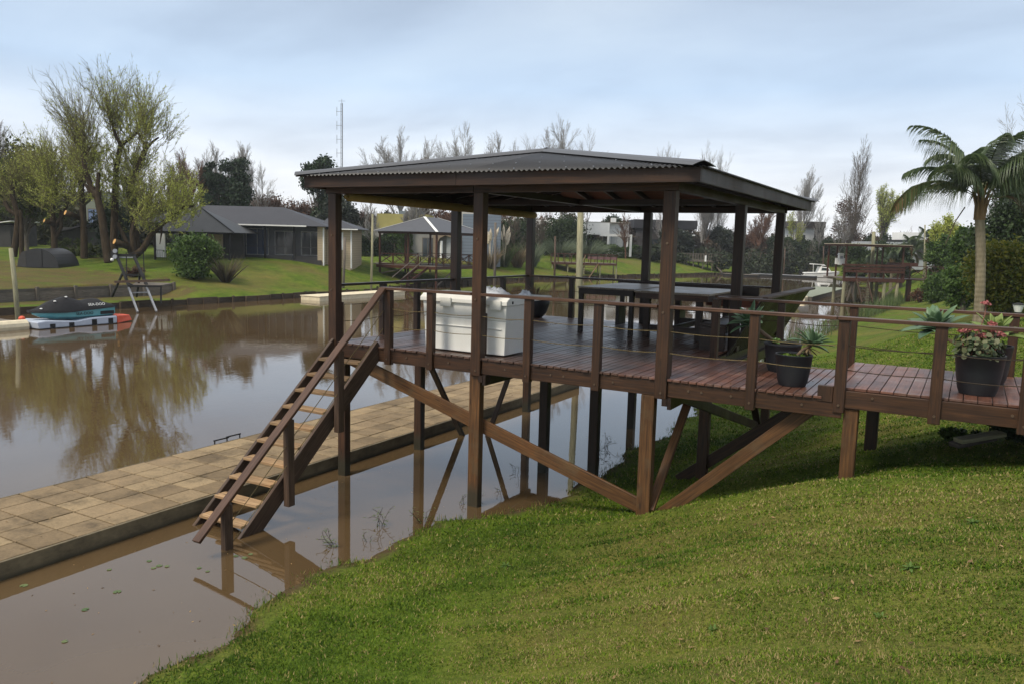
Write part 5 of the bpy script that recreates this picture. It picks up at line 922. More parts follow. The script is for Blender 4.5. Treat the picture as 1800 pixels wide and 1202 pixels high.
# --- pollard willows on the left bank: hand-placed limbs, sprays of thin shoots
def willow(label, t, limbs, heads, seed, loc_px, bk=B_will, green=.8, group='pollarded willows on the left bank', low=None):
    rg = np.random.default_rng(seed); base = gat(loc_px[0], t, -.1); b3 = np.array(base); S = [[], []]; P = []; Dd = []; RIh = np.array([math.cos(YAW), math.sin(YAW), 0]); FWh = np.array([-math.sin(YAW), math.cos(YAW), 0])
    def W_(x, y, dy=0.0): q = at(x, y, t)-b3; return q+FWh*dy
    for pts, r0, r1 in limbs:
        Q = [W_(*p_) if len(p_) == 3 else W_(p_[0], p_[1]) for p_ in pts]; n = len(Q)-1
        for i in range(n):
            sub = 3; 
            for s_ in range(sub):
                f0, f1 = (i+s_/sub)/n, (i+(s_+1)/sub)/n; a = Q[i]+(Q[i+1]-Q[i])*s_/sub; b_ = Q[i]+(Q[i+1]-Q[i])*(s_+1)/sub; S[0].append((*a, *b_, .52*(r0+(r1-r0)*f0), .52*(r0+(r1-r0)*f1)))
    tw = []
    for hx, hy, dy, rad_px, ns, gr, spread, bias in heads:
        o = W_(hx, hy, dy); Lm = rad_px*t/CF
        for k in range(int(ns*1.35)):
            az = rg.uniform(0, 6.283); el = math.acos(1-rg.uniform(0, 1)*(1-math.cos(R(spread*.78)))); d = RIh*math.sin(el)*math.cos(az)+FWh*math.sin(el)*math.sin(az)+np.array([0, 0, math.cos(el)])+RIh*bias; d /= np.linalg.norm(d); L = Lm*rg.uniform(.65, 1.18)*(1.0-.15*abs(el)); p = o+rg.normal(0, .30, 3)*np.array([1, 1, 1.8]); r = .028; n = 7
            for i in range(n):
                d = d+rg.normal(0, .075, 3)+np.array([0, 0, .07 if i < 4 else .02]); d /= np.linalg.norm(d); q = p+d*L/n; tw.append((*p, *q, r, r*.72)); r *= .72
                if i > 0:
                    for j in range(3):
                        dd = d+rg.normal(0, .34, 3); dd /= np.linalg.norm(dd); f = rg.uniform(0, 1); s0 = p+(q-p)*f; l2 = L*rg.uniform(.08, .22); s1 = s0+dd*l2*.5; s2 = s1+(dd+np.array([0, 0, -.15]))*l2*.5; tw.append((*s0, *s1, .009, .007)); tw.append((*s1, *s2, .007, .005))
                        if rg.uniform() < gr*(.95-i/n*.75):
                            for g_ in (.2, .5, .8): P.append(s0+(s2-s0)*g_+rg.normal(0, .04, 3)); Dd.append(dd)
                p = q
    tw = np.array(tw); tw[:, 6:8] = np.maximum(tw[:, 6:8]*.85, .005)
    def crown(e, S_):
        V, F = tubes(tw, 3); npmesh('crown', V, F, B_shoot, e); PP = np.array(P); V, F, T = cards(PP, .058, rg, 2.4, .15, dirs=np.array(Dd)); npmesh('foliage', V, F, L_wil, e, T)
    e = treeobj(label, 'tree', 'willow_tree', base, S, crown, bk, group)
    for x, y, dy, r in (low or []):
        m = MB(); c = W_(x, y, dy); d = -RIh*.6-FWh*.7+np.array([0, 0, .35]); d /= np.linalg.norm(d); m.tube([c-d*.9*r/.2, c], [r*1.1, r], 12); m.build('cut_limb', bk, e, smooth=True); m = MB(); m.tube([c+d*.002, c+d*.02], r*.93, 12); m.build('cut_face', plain('fresh cut wood', (.55, .32, .12), .8, .2, 0, .3, 14), e)
    return e
willow('tall pollarded willow with twin upright trunks, tallest and greenest of the left trees', 56,
  [([(200, 452), (201, 400), (203, 340), (204, 300), (212, 256)], .55, .30), ([(212, 256), (204, 240), (197, 215)], .26, .16), ([(212, 256), (228, 245), (243, 232), (247, 222)], .24, .12), ([(240, 448), (236, 400), (228, 330), (240, 300), (255, 265), (257, 250)], .58, .28), ([(257, 262), (248, 245), (243, 232)], .18, .10), ([(257, 262), (268, 250), (279, 242)], .2, .12), ([(228, 330), (222, 320), (221, 312)], .25, .2)],
  [(200, 222, 0, 100, 62, .75, 62, -.05), (205, 235, 1.5, 75, 40, .8, 80, -.1), (250, 235, 0, 88, 56, .9, 60, .12), (262, 245, -1, 72, 44, .85, 75, .2), (279, 242, .5, 50, 24, .35, 70, .5), (222, 316, .5, 60, 40, .9, 85, 0), (204, 290, .6, 62, 36, .9, 70, -.1), (236, 300, .8, 60, 34, .9, 80, .15), (203, 345, 1.2, 60, 34, .9, 90, 0), (230, 350, -.6, 60, 34, .9, 90, .1)], 11, (222, 450))
willow('pollarded willow with a forked leaning trunk and a pale bare left crown', 54,
  [([(191, 462), (185, 425), (179, 380), (172, 350), (172, 335)], .55, .42), ([(172, 350), (160, 328), (150, 300), (146, 270)], .42, .30), ([(172, 335), (173, 312), (173, 304)], .3, .22), ([(172, 350), (158, 338), (150, 325)], .25, .15), ([(146, 272), (141, 262), (130, 243)], .18, .12), ([(147, 270), (148, 250), (148, 232)], .22, .12), ([(150, 272), (156, 262), (160, 258)], .2, .15)],
  [(147, 240, 0, 105, 52, .22, 60, -.25), (133, 248, .6, 78, 38, .06, 60, -.5), (152, 262, 0, 70, 34, .45, 85, .1), (160, 290, .5, 45, 26, .8, 90, 0), (175, 306, .8, 42, 24, .7, 80, 0), (150, 300, 0, 70, 30, .4, 80, -.3), (168, 345, .9, 50, 30, .9, 100, 0)], 12, (190, 460))
willow('low willow leaning right over the garden pavilion roof, yellow green sprays', 55,
  [([(236, 450), (250, 440), (268, 410), (295, 385), (325, 365), (342, 362)], .50, .16), ([(232, 450), (222, 425), (210, 400), (208, 392)], .35, .2), ([(236, 450), (232, 410), (240, 380), (250, 360)], .4, .2), ([(283, 395), (284, 410), (281, 430)], .2, .05)],
  [(300, 378, 0, 66, 52, 1.0, 75, .25), (335, 362, 0, 42, 36, 1.1, 85, .3), (262, 392, -.5, 62, 48, 1.0, 85, .0), (250, 355, .6, 72, 46, .9, 70, .1), (236, 380, 1.2, 60, 44, .9, 90, -.1), (285, 350, 1.2, 70, 44, .8, 62, .15), (318, 395, -.8, 24, 18, 1.0, 120, .2)], 13, (240, 452), low=[(214, 425, -1.0, .20)])
willow('stout pollarded willow with a pale sawn limb in the middle of the left group', 57,
  [([(148, 455), (148, 420), (146, 370), (143, 330), (150, 305)], .48, .34), ([(148, 400), (140, 385), (130, 378)], .26, .2), ([(143, 330), (135, 310), (132, 300)], .25, .15)],
  [(148, 315, 0, 85, 50, .85, 62, -.05), (135, 305, 1, 75, 44, .85, 75, -.15), (142, 340, -.5, 48, 34, .9, 95, 0)], 14, (148, 455), low=[(126, 375, -.8, .19)])
willow('twin-trunked willow with ivy green crown behind the half-round shed', 58,
  [([(97, 452), (95, 410), (92, 370), (98, 335), (88, 310)], .45, .25), ([(97, 400), (112, 375), (122, 350)], .3, .2), ([(97, 420), (108, 400), (106, 370)], .25, .2)],
  [(90, 325, 0, 92, 60, 1.0, 62, -.1), (70, 320, 1.5, 82, 54, 1.0, 75, -.3), (118, 352, 0, 95, 50, .9, 65, .0), (100, 360, -1, 55, 44, 1.0, 100, 0)], 15, (97, 452), low=[(88, 389, -.7, .16)])
willow('gnarled dark willow with a burr on its trunk at the far left edge', 60,
  [([(24, 452), (30, 410), (32, 380), (22, 345), (24, 320)], .5, .3), ([(32, 380), (16, 370), (8, 355)], .35, .3), ([(38, 452), (38, 400), (36, 370)], .35, .25)],
  [(24, 330, 0, 70, 44, .6, 70, 0), (8, 345, .5, 60, 40, .4, 80, -.2), (38, 345, 1.5, 75, 50, 1.0, 70, 0), (45, 300, 2, 55, 50, 1.1, 90, 0)], 16, (30, 452))
leafy('dense olive green tree with a rounded top at far left', 'tree', 'leafy_tree', gat(48, 66), 21, 3.0, 2.6, 4.6, 5.8, L_olive, .20, 11000, 18, trunk_h=5)
leafy('glossy dark green evergreen bush between the willow trunks', 'shrub', 'shrub', gat(205, 62), 22, 1.9, 1.6, 2.2, 2.5, L_ever, .16, 5000, 12)
leafy('low rough undergrowth along the foot of the willows', 'shrub', 'undergrowth', gat(130, 63), 23, 5.6, 1.2, .8, .55, L_olive, .14, 9000, 26)
# weeping bare tree at far left edge, background bare trees
BG = [('fan', -8, 185, 66, 'dark fine-twigged bare tree cut by the left picture edge', B_grey, None), ('fan', 335, 262, 92, 'bare tree just right of the tall willows', B_rust, None), ('fan', 385, 250, 100, 'bare tree behind the left half of the dark pine pair', B_grey, None), ('fan', 430, 250, 100, 'bare tree behind the right half of the dark pine pair', B_grey, None), ('slim', 458, 285, 95, 'slim bare tree just right of the dark pine pair', B_grey, None),
      ('fan', 705, 222, 105, 'pale bare tree over the left part of the pavilion roof', B_pale, None), ('slim', 745, 240, 110, 'thin bare tree between the two fuller ones over the roof', B_pale, None), ('fan', 825, 216, 112, 'broad pale bare tree left of the roof peak', B_pale, None), ('fan', 872, 232, 112, 'pale bare tree between the broad one and the roof peak', B_pale, None), ('slim', 925, 236, 118, 'slim pale bare tree left of the roof peak', B_pale, None), ('fan', 985, 210, 112, 'tall pale bare tree just right of the roof peak', B_pale, None), ('slim', 1030, 220, 116, 'narrow pale bare tree right of the tallest one over the roof', B_pale, None),
      ('poplar', 1165, 252, 125, 'short bare poplar over the right half of the roof', B_pale, None), ('poplar', 1232, 248, 136, 'bare poplar pair member near the roof corner', B_pale, None), ('poplar', 1258, 258, 138, 'lower bare poplar behind the right roof corner', B_pale, None),
      ('fan', 1405, 292, 146, 'pale spreading bare tree just right of the roof corner', B_pale, None), ('fan', 1238, 330, 135, 'spreading bare tree framed under the roof right of the front post', B_grey, None), ('fan', 720, 340, 88, 'bare tree standing behind the small gazebo', B_grey, None), ('slim', 655, 350, 82, 'crooked bare tree left of the small gazebo', B_grey, None),
      ('slim', 1792, 158, 75, 'tall wispy bare tree over the upper right corner', B_grey, None), ('slim', 1440, 365, 141, 'small bare sapling by the far water behind the boat', B_grey, None), ('slim', 1475, 360, 141, 'bare sapling left of the pergola dock', B_grey, None), ('slim', 1100, 372, 115, 'small bare tree before the white pergola porch', B_rust, None), ('fan', 1330, 345, 138, 'bare tree between the two right hand pavilion posts', B_rust, None)]
for i, (kd, px, py, t_, lb_, bk_, lv) in enumerate(BG):
    if lb_.startswith('bare poplar pair'): lb_ = 'taller bare poplar just left of the right roof corner'
    g0 = gat(px, t_); top = at(px, py, t_); bare_tree(kd, 40+i, lb_, g0, top[2]-g0[2], .20 if kd != 'slim' else .12, bk_, leaves=lv, tw=1.15)
g0 = gat(1492, 143); top = at(1492, 238, 143); e = bare_tree('poplar', 90, 'tall columnar bare poplar, highest tree right of the pavilion', g0, top[2]-g0[2], .32, B_pop, tw=1.6)
# continuous dim woodland behind everything
def woodland(seed, pts, n, mat_leaf, bk_):
    rg = np.random.default_rng(seed); S = [[], []]; P = []; sp = dict(seg=[4, 3, 2], kids=[9, 6], frm=[.25, .2], ang=[34, 30], len=[.42, .5], rad=[.4, .5], wig=[.05, .08, .1], up=[.02, .06, .04], taper=[.3, .3, .5], lead=1)
    for i in range(n):
        px = rg.uniform(pts[0][0], pts[-1][0]); tp = np.interp(px, [p_[0] for p_ in pts], [p_[1] for p_ in pts])+rg.uniform(-4, 26); t_ = np.interp(px, [p_[0] for p_ in pts], [p_[2] for p_ in pts])*rg.uniform(.96, 1.15); g_ = np.array(gat(px, t_)); h = max(2.0, at(px, tp, t_)[2]-g_[2]); tips = []
        grow(rg, g_, np.array([0, 0, 1.]), h*.62, .13, 0, sp, S, tips)
        k = int(620*(rg.uniform(.3, 1.2))); q = rg.normal(0, 1, (k, 3)); q /= np.linalg.norm(q, axis=1)[:, None]; P.append(g_+np.array([0, 0, h*.38])+q*np.array([1.9, 1.9, h*.36])*rg.uniform(.3, 1, (k, 1))**.5)
    tr = np.array(S[0]+S[1]); tr[:, 6:8] = np.maximum(tr[:, 6:8], .018); V, F = tubes(tr, 3); o = npmesh('far_woodland', V, F, bk_); tag(o, kind='stuff'); V, F, T = cards(np.concatenate(P), .34, rg); o = npmesh('woodland_undergrowth', V, F, mat_leaf, None, T*.8); tag(o, kind='stuff')
woodland(701, [(300, 330, 112), (420, 318, 115), (540, 330, 118), (700, 345, 122), (900, 350, 125), (1100, 375, 132), (1300, 392, 142), (1500, 395, 150), (1640, 392, 120), (1700, 380, 80)], 235, leaf('woodland brown', (.022, .018, .012), (.075, .055, .032), .2), B_rust)
woodland(702, [(-30, 330, 85), (60, 300, 82), (150, 305, 84), (260, 320, 90), (330, 330, 95)], 120, leaf('woodland olive', (.020, .026, .010), (.075, .08, .03), .2), B_grey)
woodland(703, [(560, 405, 108), (760, 405, 110), (1140, 415, 120), (1290, 415, 124), (1500, 418, 138), (1640, 410, 100)], 130, leaf('woodland dark green', (.012, .018, .009), (.045, .06, .025), .2), B_grey)
# leafy background trees (px, top px, half width px, depth, material, label)
LB = [(378, 268, 32, 92, L_ever, 'dark conifer on the left of the pair over the low house', 'conifer'), (415, 264, 38, 92, L_ever, 'dark conifer on the right of the pair over the low house', 'conifer'), (562, 243, 38, 95, L_ever, 'dark tufted evergreen beside the radio mast', 'evergreen'),
      (600, 340, 48, 90, L_ced, 'dark dense tree behind the left pavilion posts', 'evergreen'), (470, 335, 50, 98, 'rust', 'rusty brown thicket behind the low house roof', 'thicket'), (530, 345, 46, 100, 'rust', 'rusty brown thicket below the tufted evergreen', 'thicket'), (745, 262, 30, 108, 'rust', 'russet leaved oak peeping over the pavilion roof', 'tree'),
      (690, 372, 50, 96, L_ced, 'dim woodland tree behind the ochre house', 'tree'), (780, 360, 60, 100, 'rust', 'brown thicket behind the gazebo roof', 'thicket'), (860, 362, 50, 104, 'rust', 'brown thicket behind the blue boarded house', 'thicket'), (1085, 372, 36, 137, L_ever, 'dark evergreen behind the white pergola house', 'evergreen'), (1000, 368, 60, 122, 'rust', 'brown woodland behind the white chimneys', 'thicket'),
      (1180, 395, 50, 125, L_ced, 'dim hedge-like tree beside the dark modern house', 'tree'), (1265, 392, 40, 137, L_ced, 'dark bushy tree right of the framed bare tree', 'tree'), (1325, 398, 34, 141, 'rust', 'rusty shrub tree between the right pavilion posts', 'thicket'), (1372, 405, 34, 143, L_dark, 'dark dense bushy tree beside the rear right post', 'tree'), (1425, 412, 40, 144, L_dark, 'dark hedge tree below the boxy house', 'tree'), (1490, 330, 34, 145, 'rust', 'brown twiggy tree at the foot of the tall poplar', 'thicket'), (1545, 405, 40, 142, L_dark, 'dark tree behind the pergola roof', 'tree'), (1600, 415, 40, 98, L_dark, 'dark tree between the pergola and the palms', 'tree'), (1460, 415, 30, 145, L_dark, 'dark hedge tree left of the poplar foot', 'tree')]
L_rust = leaf('rust leaf', (.045, .022, .014), (.13, .065, .04), .2)
for i, (px, py, hw, t_, mt, lb_, ct) in enumerate(LB):
    g0 = gat(px, t_); top = at(px, py, t_); h = top[2]-g0[2]; r_ = hw*t_/CF; rust = mt == 'rust'
    zc = h*.56 if h > 6 else h*.5; rz_ = h-zc
    leafy(lb_, ct, 'thicket' if rust else ct.replace(' ', '_')+('_tree' if ct in ('evergreen', 'conifer') else ''), g0, 200+i, r_, r_*.8, rz_, zc, L_rust if rust else mt, .22 if not rust else .17, 11000 if not rust else 5000, 34 if ct != 'evergreen' else 26, (.20, .36), trunk_h=h*.7, group=None)
for i, (px, py, hw, t_, lb_) in enumerate(((1508, 418, 26, 86, 'dark rounded tree behind the left end of the pergola dock'), (1552, 408, 30, 88, 'dark rounded tree behind the middle of the pergola dock'), (1588, 422, 16, 80, 'small dark tree beside the pale grey cottage'), (1655, 392, 34, 66, 'dense green tree right of the pale grey cottage'), (1700, 372, 30, 48, 'dense mid green tree left of the palm trunk'))):
    g0 = gat(px, t_); top = at(px, py, t_); h = top[2]-g0[2]; r_ = hw*t_/CF; leafy(lb_, 'tree', 'leafy_tree', g0, 260+i, r_, r_*.8, h*.5, h*.5, L_dark if i < 3 else L_mid, .15, 9000, 30, (.24, .42), trunk_h=h*.6)
# willow in soft green, mid distance right
bare_tree('fan', 95, 'soft green spring willow right of the tall poplar', gat(1548, 141), 14.5, .30, B_pop, None, 1.1, (L_wil, 1, .12)); bare_tree('fan', 96, 'feathery green willow rising behind the palm trunk', gat(1668, 74), 6.2, .2, B_pop, None, 1.0, (L_wil, 1, .10))
bare_tree('slim', 97, 'small green budding willow beside the rear right post', gat(1395, 144), 10, .14, B_pop, None, 1.0, (L_wil, 1, .12))
# hedges, shrubs
def hedge(label, a, b_, w, h, mat, seed, n=9000, size=.14, name='hedge'):
    rg = np.random.default_rng(seed); a = np.array(a); b_ = np.array(b_); L = np.linalg.norm(b_-a); d = (b_-a)/L; s = np.array([-d[1], d[0], 0]); f = rg.uniform(0, 1, n); u = rg.uniform(-1, 1, n); v = rg.uniform(0, 1, n)
    edge = rg.uniform(0, 1, n); u = np.where(edge < .45, np.sign(u)*rg.uniform(.8, 1.05, n), u); v = np.where(edge > .6, rg.uniform(.8, 1.06, n), v); hh = h*(1+.14*np.sin(f*L*1.1)+.08*np.sin(f*L*2.9+1)+.05*np.sin(f*L*7))
    P = (d*L)[None, :]*f[:, None]+s[None, :]*(u*w/2)[:, None]; P[:, 2] += v*hh; V, F, T = cards(P, size, rg); e = empty(name, tuple(a), label, 'hedge'); npmesh('foliage', V, F, mat, e, T); m = MB(seed)
    for k in range(int(L/1.2)): q = d*(k*1.2+.4); m.tube([(q[0], q[1], -.2), (q[0]+m.rng.uniform(-.1, .1), q[1], h*.6)], .04, 5)
    m.build('stems', B_grey, e); return e
hedge('low clipped hedge in front of the white pergola house', gat(1060, 114), gat(1150, 122), 1.2, 1.5, L_mid, 301, 6000); hedge('reddish green low hedge behind the pale picket dock', gat(1152, 123), gat(1290, 140), 1.4, 1.6, L_olive, 302, 7000); hedge('bushy green hedge left of the small gazebo', gat(612, 82), gat(690, 88), 1.6, 2.0, L_dark, 303, 6000, .16); hedge('green shrub row seen through the small gazebo', gat(690, 86), gat(775, 94), 1.6, 2.3, L_mid, 304, 7000, .15); hedge('rough reedy bank growth behind the white boat', gat(1392, 141), gat(1475, 141), 2.0, 1.5, L_olive, 305, 5000, .16)
hedge('sandy scrub bank left of the rear right post', gat(1290, 130), gat(1360, 139), 2.2, 1.6, L_olive, 306, 4500, .16)
def shrub(px, t_, rpx, hpx, mat, label, seed, n=6000, size=.10, dz=0, **k): r_ = rpx*t_/CF; h = hpx*t_/CF; return leafy(label, 'shrub', 'shrub', gat(px, t_, dz), seed, r_, r_*.9, h*.52, h*.48, mat, size, n, 16, (.4, .62), **k)
shrub(345, 52, 44, 74, L_mid, 'round dense green bush on the lawn before the garden pavilion', 310, 20000, .12); shrub(985, 112, 54, 76, L_dark, 'wide dark glossy shrub mass behind the small brown dock', 311, 14000, .18); shrub(905, 102, 50, 70, L_dark, 'dark shrub beside the pampas grass', 312, 9000, .17); shrub(1050, 113, 12, 30, L_dark, 'dark shrub by the corner of the white pergola house', 313, 3000, .16); shrub(1352, 138, 22, 26, L_mid, 'blue green bush on the bank below the rusty shrub', 314, 2500, .12); shrub(1305, 129, 16, 20, L_dark, 'small dark green shrub right of the picket dock', 315, 1800, .12)
shrub(232, 50, 26, 20, L_rust, 'rusty weeds around the boat lift platform', 316, 1500, .07); shrub(1650, 55, 24, 60, L_mid, 'bright green tall shrub right of the pergola dock', 317, 6000, .10, droop=.8, long_=2.2); shrub(1625, 60, 16, 30, L_rust, 'reddish shrub at the end of the pergola dock walkway', 318, 1800, .09)
e = shrub(1775, 27, 62, 145, L_yel, 'big yellow green bush behind the palm at the right edge', 319, 15000, .085); shrub(1700, 34, 30, 92, L_mid, 'dark leafy shrub directly behind the palm trunk', 320, 8000, .09); shrub(1742, 30, 26, 78, L_yel, 'small yellow tipped shrub left of the big bush', 323, 6000, .08)
leafy('dark feathery conifer cut by the right picture edge', 'conifer', 'conifer', gat(1822, 46), 321, 2.2, 2.0, 5.0, 5.8, L_ced, .16, 11000, 20, trunk_h=8, long_=2.6); leafy('shadowy green tree filling the right edge behind the palm', 'tree', 'leafy_tree', gat(1790, 40), 322, 2.4, 2.0, 2.6, 3.2, L_dark, .13, 12000, 18, trunk_h=4)
bare_tree('fan', 324, 'crowded bare stems behind the palm at the right edge', gat(1770, 50), 6.5, .16, B_grey, None, 1.0)
# --- grassy plants
def blades(label, cat, name, loc, seed, n, h, spread, mat, w=.02, curl=.5, lean=.5, dark=None, par=None):
    rg = np.random.default_rng(seed); V = []; F = []; T = []
    for i in range(n):
        az = rg.uniform(0, 6.283); el = rg.uniform(0, 1)**.8*lean; d = np.array([math.cos(az)*el, math.sin(az)*el, 1.0]); d /= np.linalg.norm(d); p = np.array([math.cos(az), math.sin(az), 0])*rg.uniform(0, spread); s = np.cross(d, [math.cos(az+1.3), math.sin(az+1.3), .1]); s /= np.linalg.norm(s); L = h*rg.uniform(.6, 1.1); k = 5; b_ = len(V)
        for j in range(k+1):
            ww = w*(1-(j/k)**2)+.001; V += [p-s*ww, p+s*ww]; d = d+np.array([math.cos(az)*.25, math.sin(az)*.25, -.22])*curl*(j+1)/k; d /= np.linalg.norm(d); p = p+d*L/k
        tt = rg.uniform(0, 1)
        for j in range(k): F.append((b_+2*j, b_+2*j+1, b_+2*j+3, b_+2*j+2)); T.append(tt)
    if par is None: e = empty(name, loc, label, cat); 
    else: e = par
    npmesh('blades', V, F, mat, e, T); return e
L_flax = leaf('bronze flax leaf', (.035, .028, .025), (.14, .12, .06), .15); L_pamp = leaf('pampas leaf', (.07, .095, .06), (.17, .20, .13), .3); L_tan = leaf('dry reed', (.12, .09, .05), (.30, .23, .14), .3); L_reed = leaf('reed green', (.05, .085, .03), (.13, .17, .06), .3)
blades('spiky bronze flax clump right of the round bush', 'flax', 'flax_plant', gat(396, 52), 401, 170, 2.0, .25, L_flax, .035, .25, .9)
blades('mounded blue green grass clump left of the pale round pole', 'grass clump', 'ornamental_grass', gat(985, 106), 402, 520, 3.6, 1.2, L_pamp, .03, .9, 1.0); blades('mounded blue green grass clump right of the pale round pole', 'grass clump', 'ornamental_grass', gat(1035, 109), 403, 520, 3.5, 1.2, L_pamp, .03, .9, 1.0)
for px, t_, lb_, hh, seed, mt in ((886, 90, 'pampas grass with tall cream plumes, tallest clump by the blue boarded house', 2.3, 404, L_reed), (862, 87, 'tan pampas clump with leaning plumes beside the thick pavilion post', 2.0, 405, L_tan), (910, 91, 'dry brown pampas clump without plumes', 2.2, 406, L_tan), (935, 93, 'grey green grass clump beside the rear left post', 2.4, 407, L_pamp)):
    e = blades(lb_, 'pampas grass', 'pampas_grass', gat(px, t_), seed, 220, hh*1.3, .5, mt, .036, .45, .55)
    if 'plumes' in lb_ and 'without' not in lb_:
        rg = random.Random(seed)
        for k in range(6): m = MB(seed+k); a = rg.uniform(0, 6.28); r_ = rg.uniform(.3, .9); h = rg.uniform(3.4, 4.9); m.tube([(0, 0, 0), (r_*.4*math.cos(a), r_*.4*math.sin(a), h*.7), (r_*.55*math.cos(a), r_*.55*math.sin(a), h*.74), (r_*.85*math.cos(a), r_*.85*math.sin(a), h*.9), (r_*math.cos(a), r_*math.sin(a), h)], [.02, .02, .13, .15, .01], 7); m.build('plume', plain('cream plume', (.58, .50, .38), .9, .1, 0, .2, 12), e)
for px, py, t_, hh, lb_, sd in ((905, 375, 94, 1, 'crooked leafless shrub among the pampas grass', 410), (948, 372, 97, 1, 'crooked leafless sapling left of the thin brown pole', 411)): g0 = gat(px, t_); bare_tree('slim', sd, lb_, g0, at(px, py, t_)[2]-g0[2], .09, B_pop, 'crooked leafless saplings', 1.4)
def reeds(label, pts, seed, n, h, mat, kind='stuff', name='reeds'):
    rg = np.random.default_rng(seed); pts = np.array(pts); i = rg.integers(0, len(pts)-1, n); f = rg.uniform(0, 1, n)[:, None]; P = pts[i]*(1-f)+pts[i+1]*f; P[:, 0] += rg.normal(0, .35, n); P[:, 1] += rg.normal(0, .35, n); d = rg.normal(0, .16, (n, 3)); d[:, 2] = 1; L = h*rg.uniform(.4, 1.1, n)[:, None]; s = rg.normal(0, 1, (n, 3)); s[:, 2] = 0; s /= np.linalg.norm(s, axis=1)[:, None]; w = .012; M_ = P+d*L*.55; Tp = P+d*L+rg.normal(0, .12, (n, 3))*L
    V = np.stack([P-s*w, P+s*w, M_+s*w, M_-s*w, Tp-s*.002, Tp+s*.002], 1).reshape(-1, 3); b_ = np.arange(n)*6; F = np.concatenate([np.stack([b_, b_+1, b_+2, b_+3], 1), np.stack([b_+3, b_+2, b_+5, b_+4], 1)]); T = rg.uniform(0, 1, n); o = npmesh(name, V, F, mat, None, np.concatenate([T, T])); tag(o, kind=kind); return o
sh_ = lambda y, off=0.0: (float(np.interp(y, SHY, SHX))+off, y, -.05)
reeds('', [sh_(y, -.3) for y in (12, 16, 20, 24, 30, 36)], 420, 900, .7, L_reed); reeds('', [sh_(y, -.2) for y in (40, 48, 54, 60, 68)], 421, 1500, .9, L_reed)
# --- palm
def frond(rg, c, az, el, L, droop, seed, dry=0.0):
    V = []; F = []; T = []; n = 26; p = np.array(c, float); d = np.array([math.cos(az)*math.cos(el), math.sin(az)*math.cos(el), math.sin(el)]); R_ = []
    for i in range(n+1): R_.append((p.copy(), d.copy())); d = d+np.array([0, 0, -droop*(.015+.065*(i/n))]); d /= np.linalg.norm(d); p = p+d*L/n
    for i in range(n):
        a, da = R_[i]; b_, _ = R_[i+1]; s = np.cross(da, [0, 0, 1]); s /= max(np.linalg.norm(s), 1e-3); w = .028*(1-i/n)+.005; k = len(V); V += [a-s*w, a+s*w, b_+s*w*.9, b_-s*w*.9, a+np.array([0, 0, -w]), b_+np.array([0, 0, -w])]; F += [(k, k+1, k+2, k+3), (k, k+3, k+5, k+4), (k+1, k+4, k+5, k+2)]; T += [.55+.3*dry]*3
    for i in range(5, n):
        for rep in range(5):
            f = i/n; a, da = R_[i]; s = np.cross(da, [0, 0, 1]); s /= max(np.linalg.norm(s), 1e-3)
            for sg in (-1, 1):
                q = a+da*rg.uniform(0, L/n); ll = L*.40*(math.sin(math.pi*min(1, .15+f*.85))**.6)*rg.uniform(.8, 1.1); dd = s*sg*.8+da*.55+np.array([0, 0, rg.uniform(-.05, .35)]); dd /= np.linalg.norm(dd); w = .023; k = len(V); tt = np.clip(rg.uniform(0, .5)+dry*(.5 if rg.uniform() < .7 else 0)+(.35 if f > .85 and dry else 0), 0, 1); ws = np.cross(dd, da); ws /= max(np.linalg.norm(ws), 1e-3)
                pts = [q]; 
                for j in range(4): dd = dd+np.array([0, 0, -.46-.12*j]); dd /= np.linalg.norm(dd); q = q+dd*ll/4; pts.append(q)
                for j, pp in enumerate(pts): V += [pp-ws*w*(1-(j/4.2)**2), pp+ws*w*(1-(j/4.2)**2)]
                for j in range(4): F.append((k+2*j, k+2*j+1, k+2*j+3, k+2*j+2)); T.append(tt)
    return V, F, T
M_fr = None
m_, t, b = newmat('palm frond'); c = ramp(t, attr(t), [(0, (.035, .066, .026)), (.5, (.12, .16, .065)), (.75, (.13, .09, .04)), (1, (.20, .13, .07))]); t.links.new(c, b.inputs['Base Color']); b.inputs['Roughness'].default_value = .45; tr = t.nodes.new('ShaderNodeBsdfTranslucent'); t.links.new(c, tr.inputs[0]); mx_ = t.nodes.new('ShaderNodeMixShader'); mx_.inputs[0].default_value = .25; t.links.new(b.outputs[0], mx_.inputs[1]); t.links.new(tr.outputs[0], mx_.inputs[2]); t.links.new(mx_.outputs[0], t.nodes['Material Output'].inputs[0]); M_fr = m_
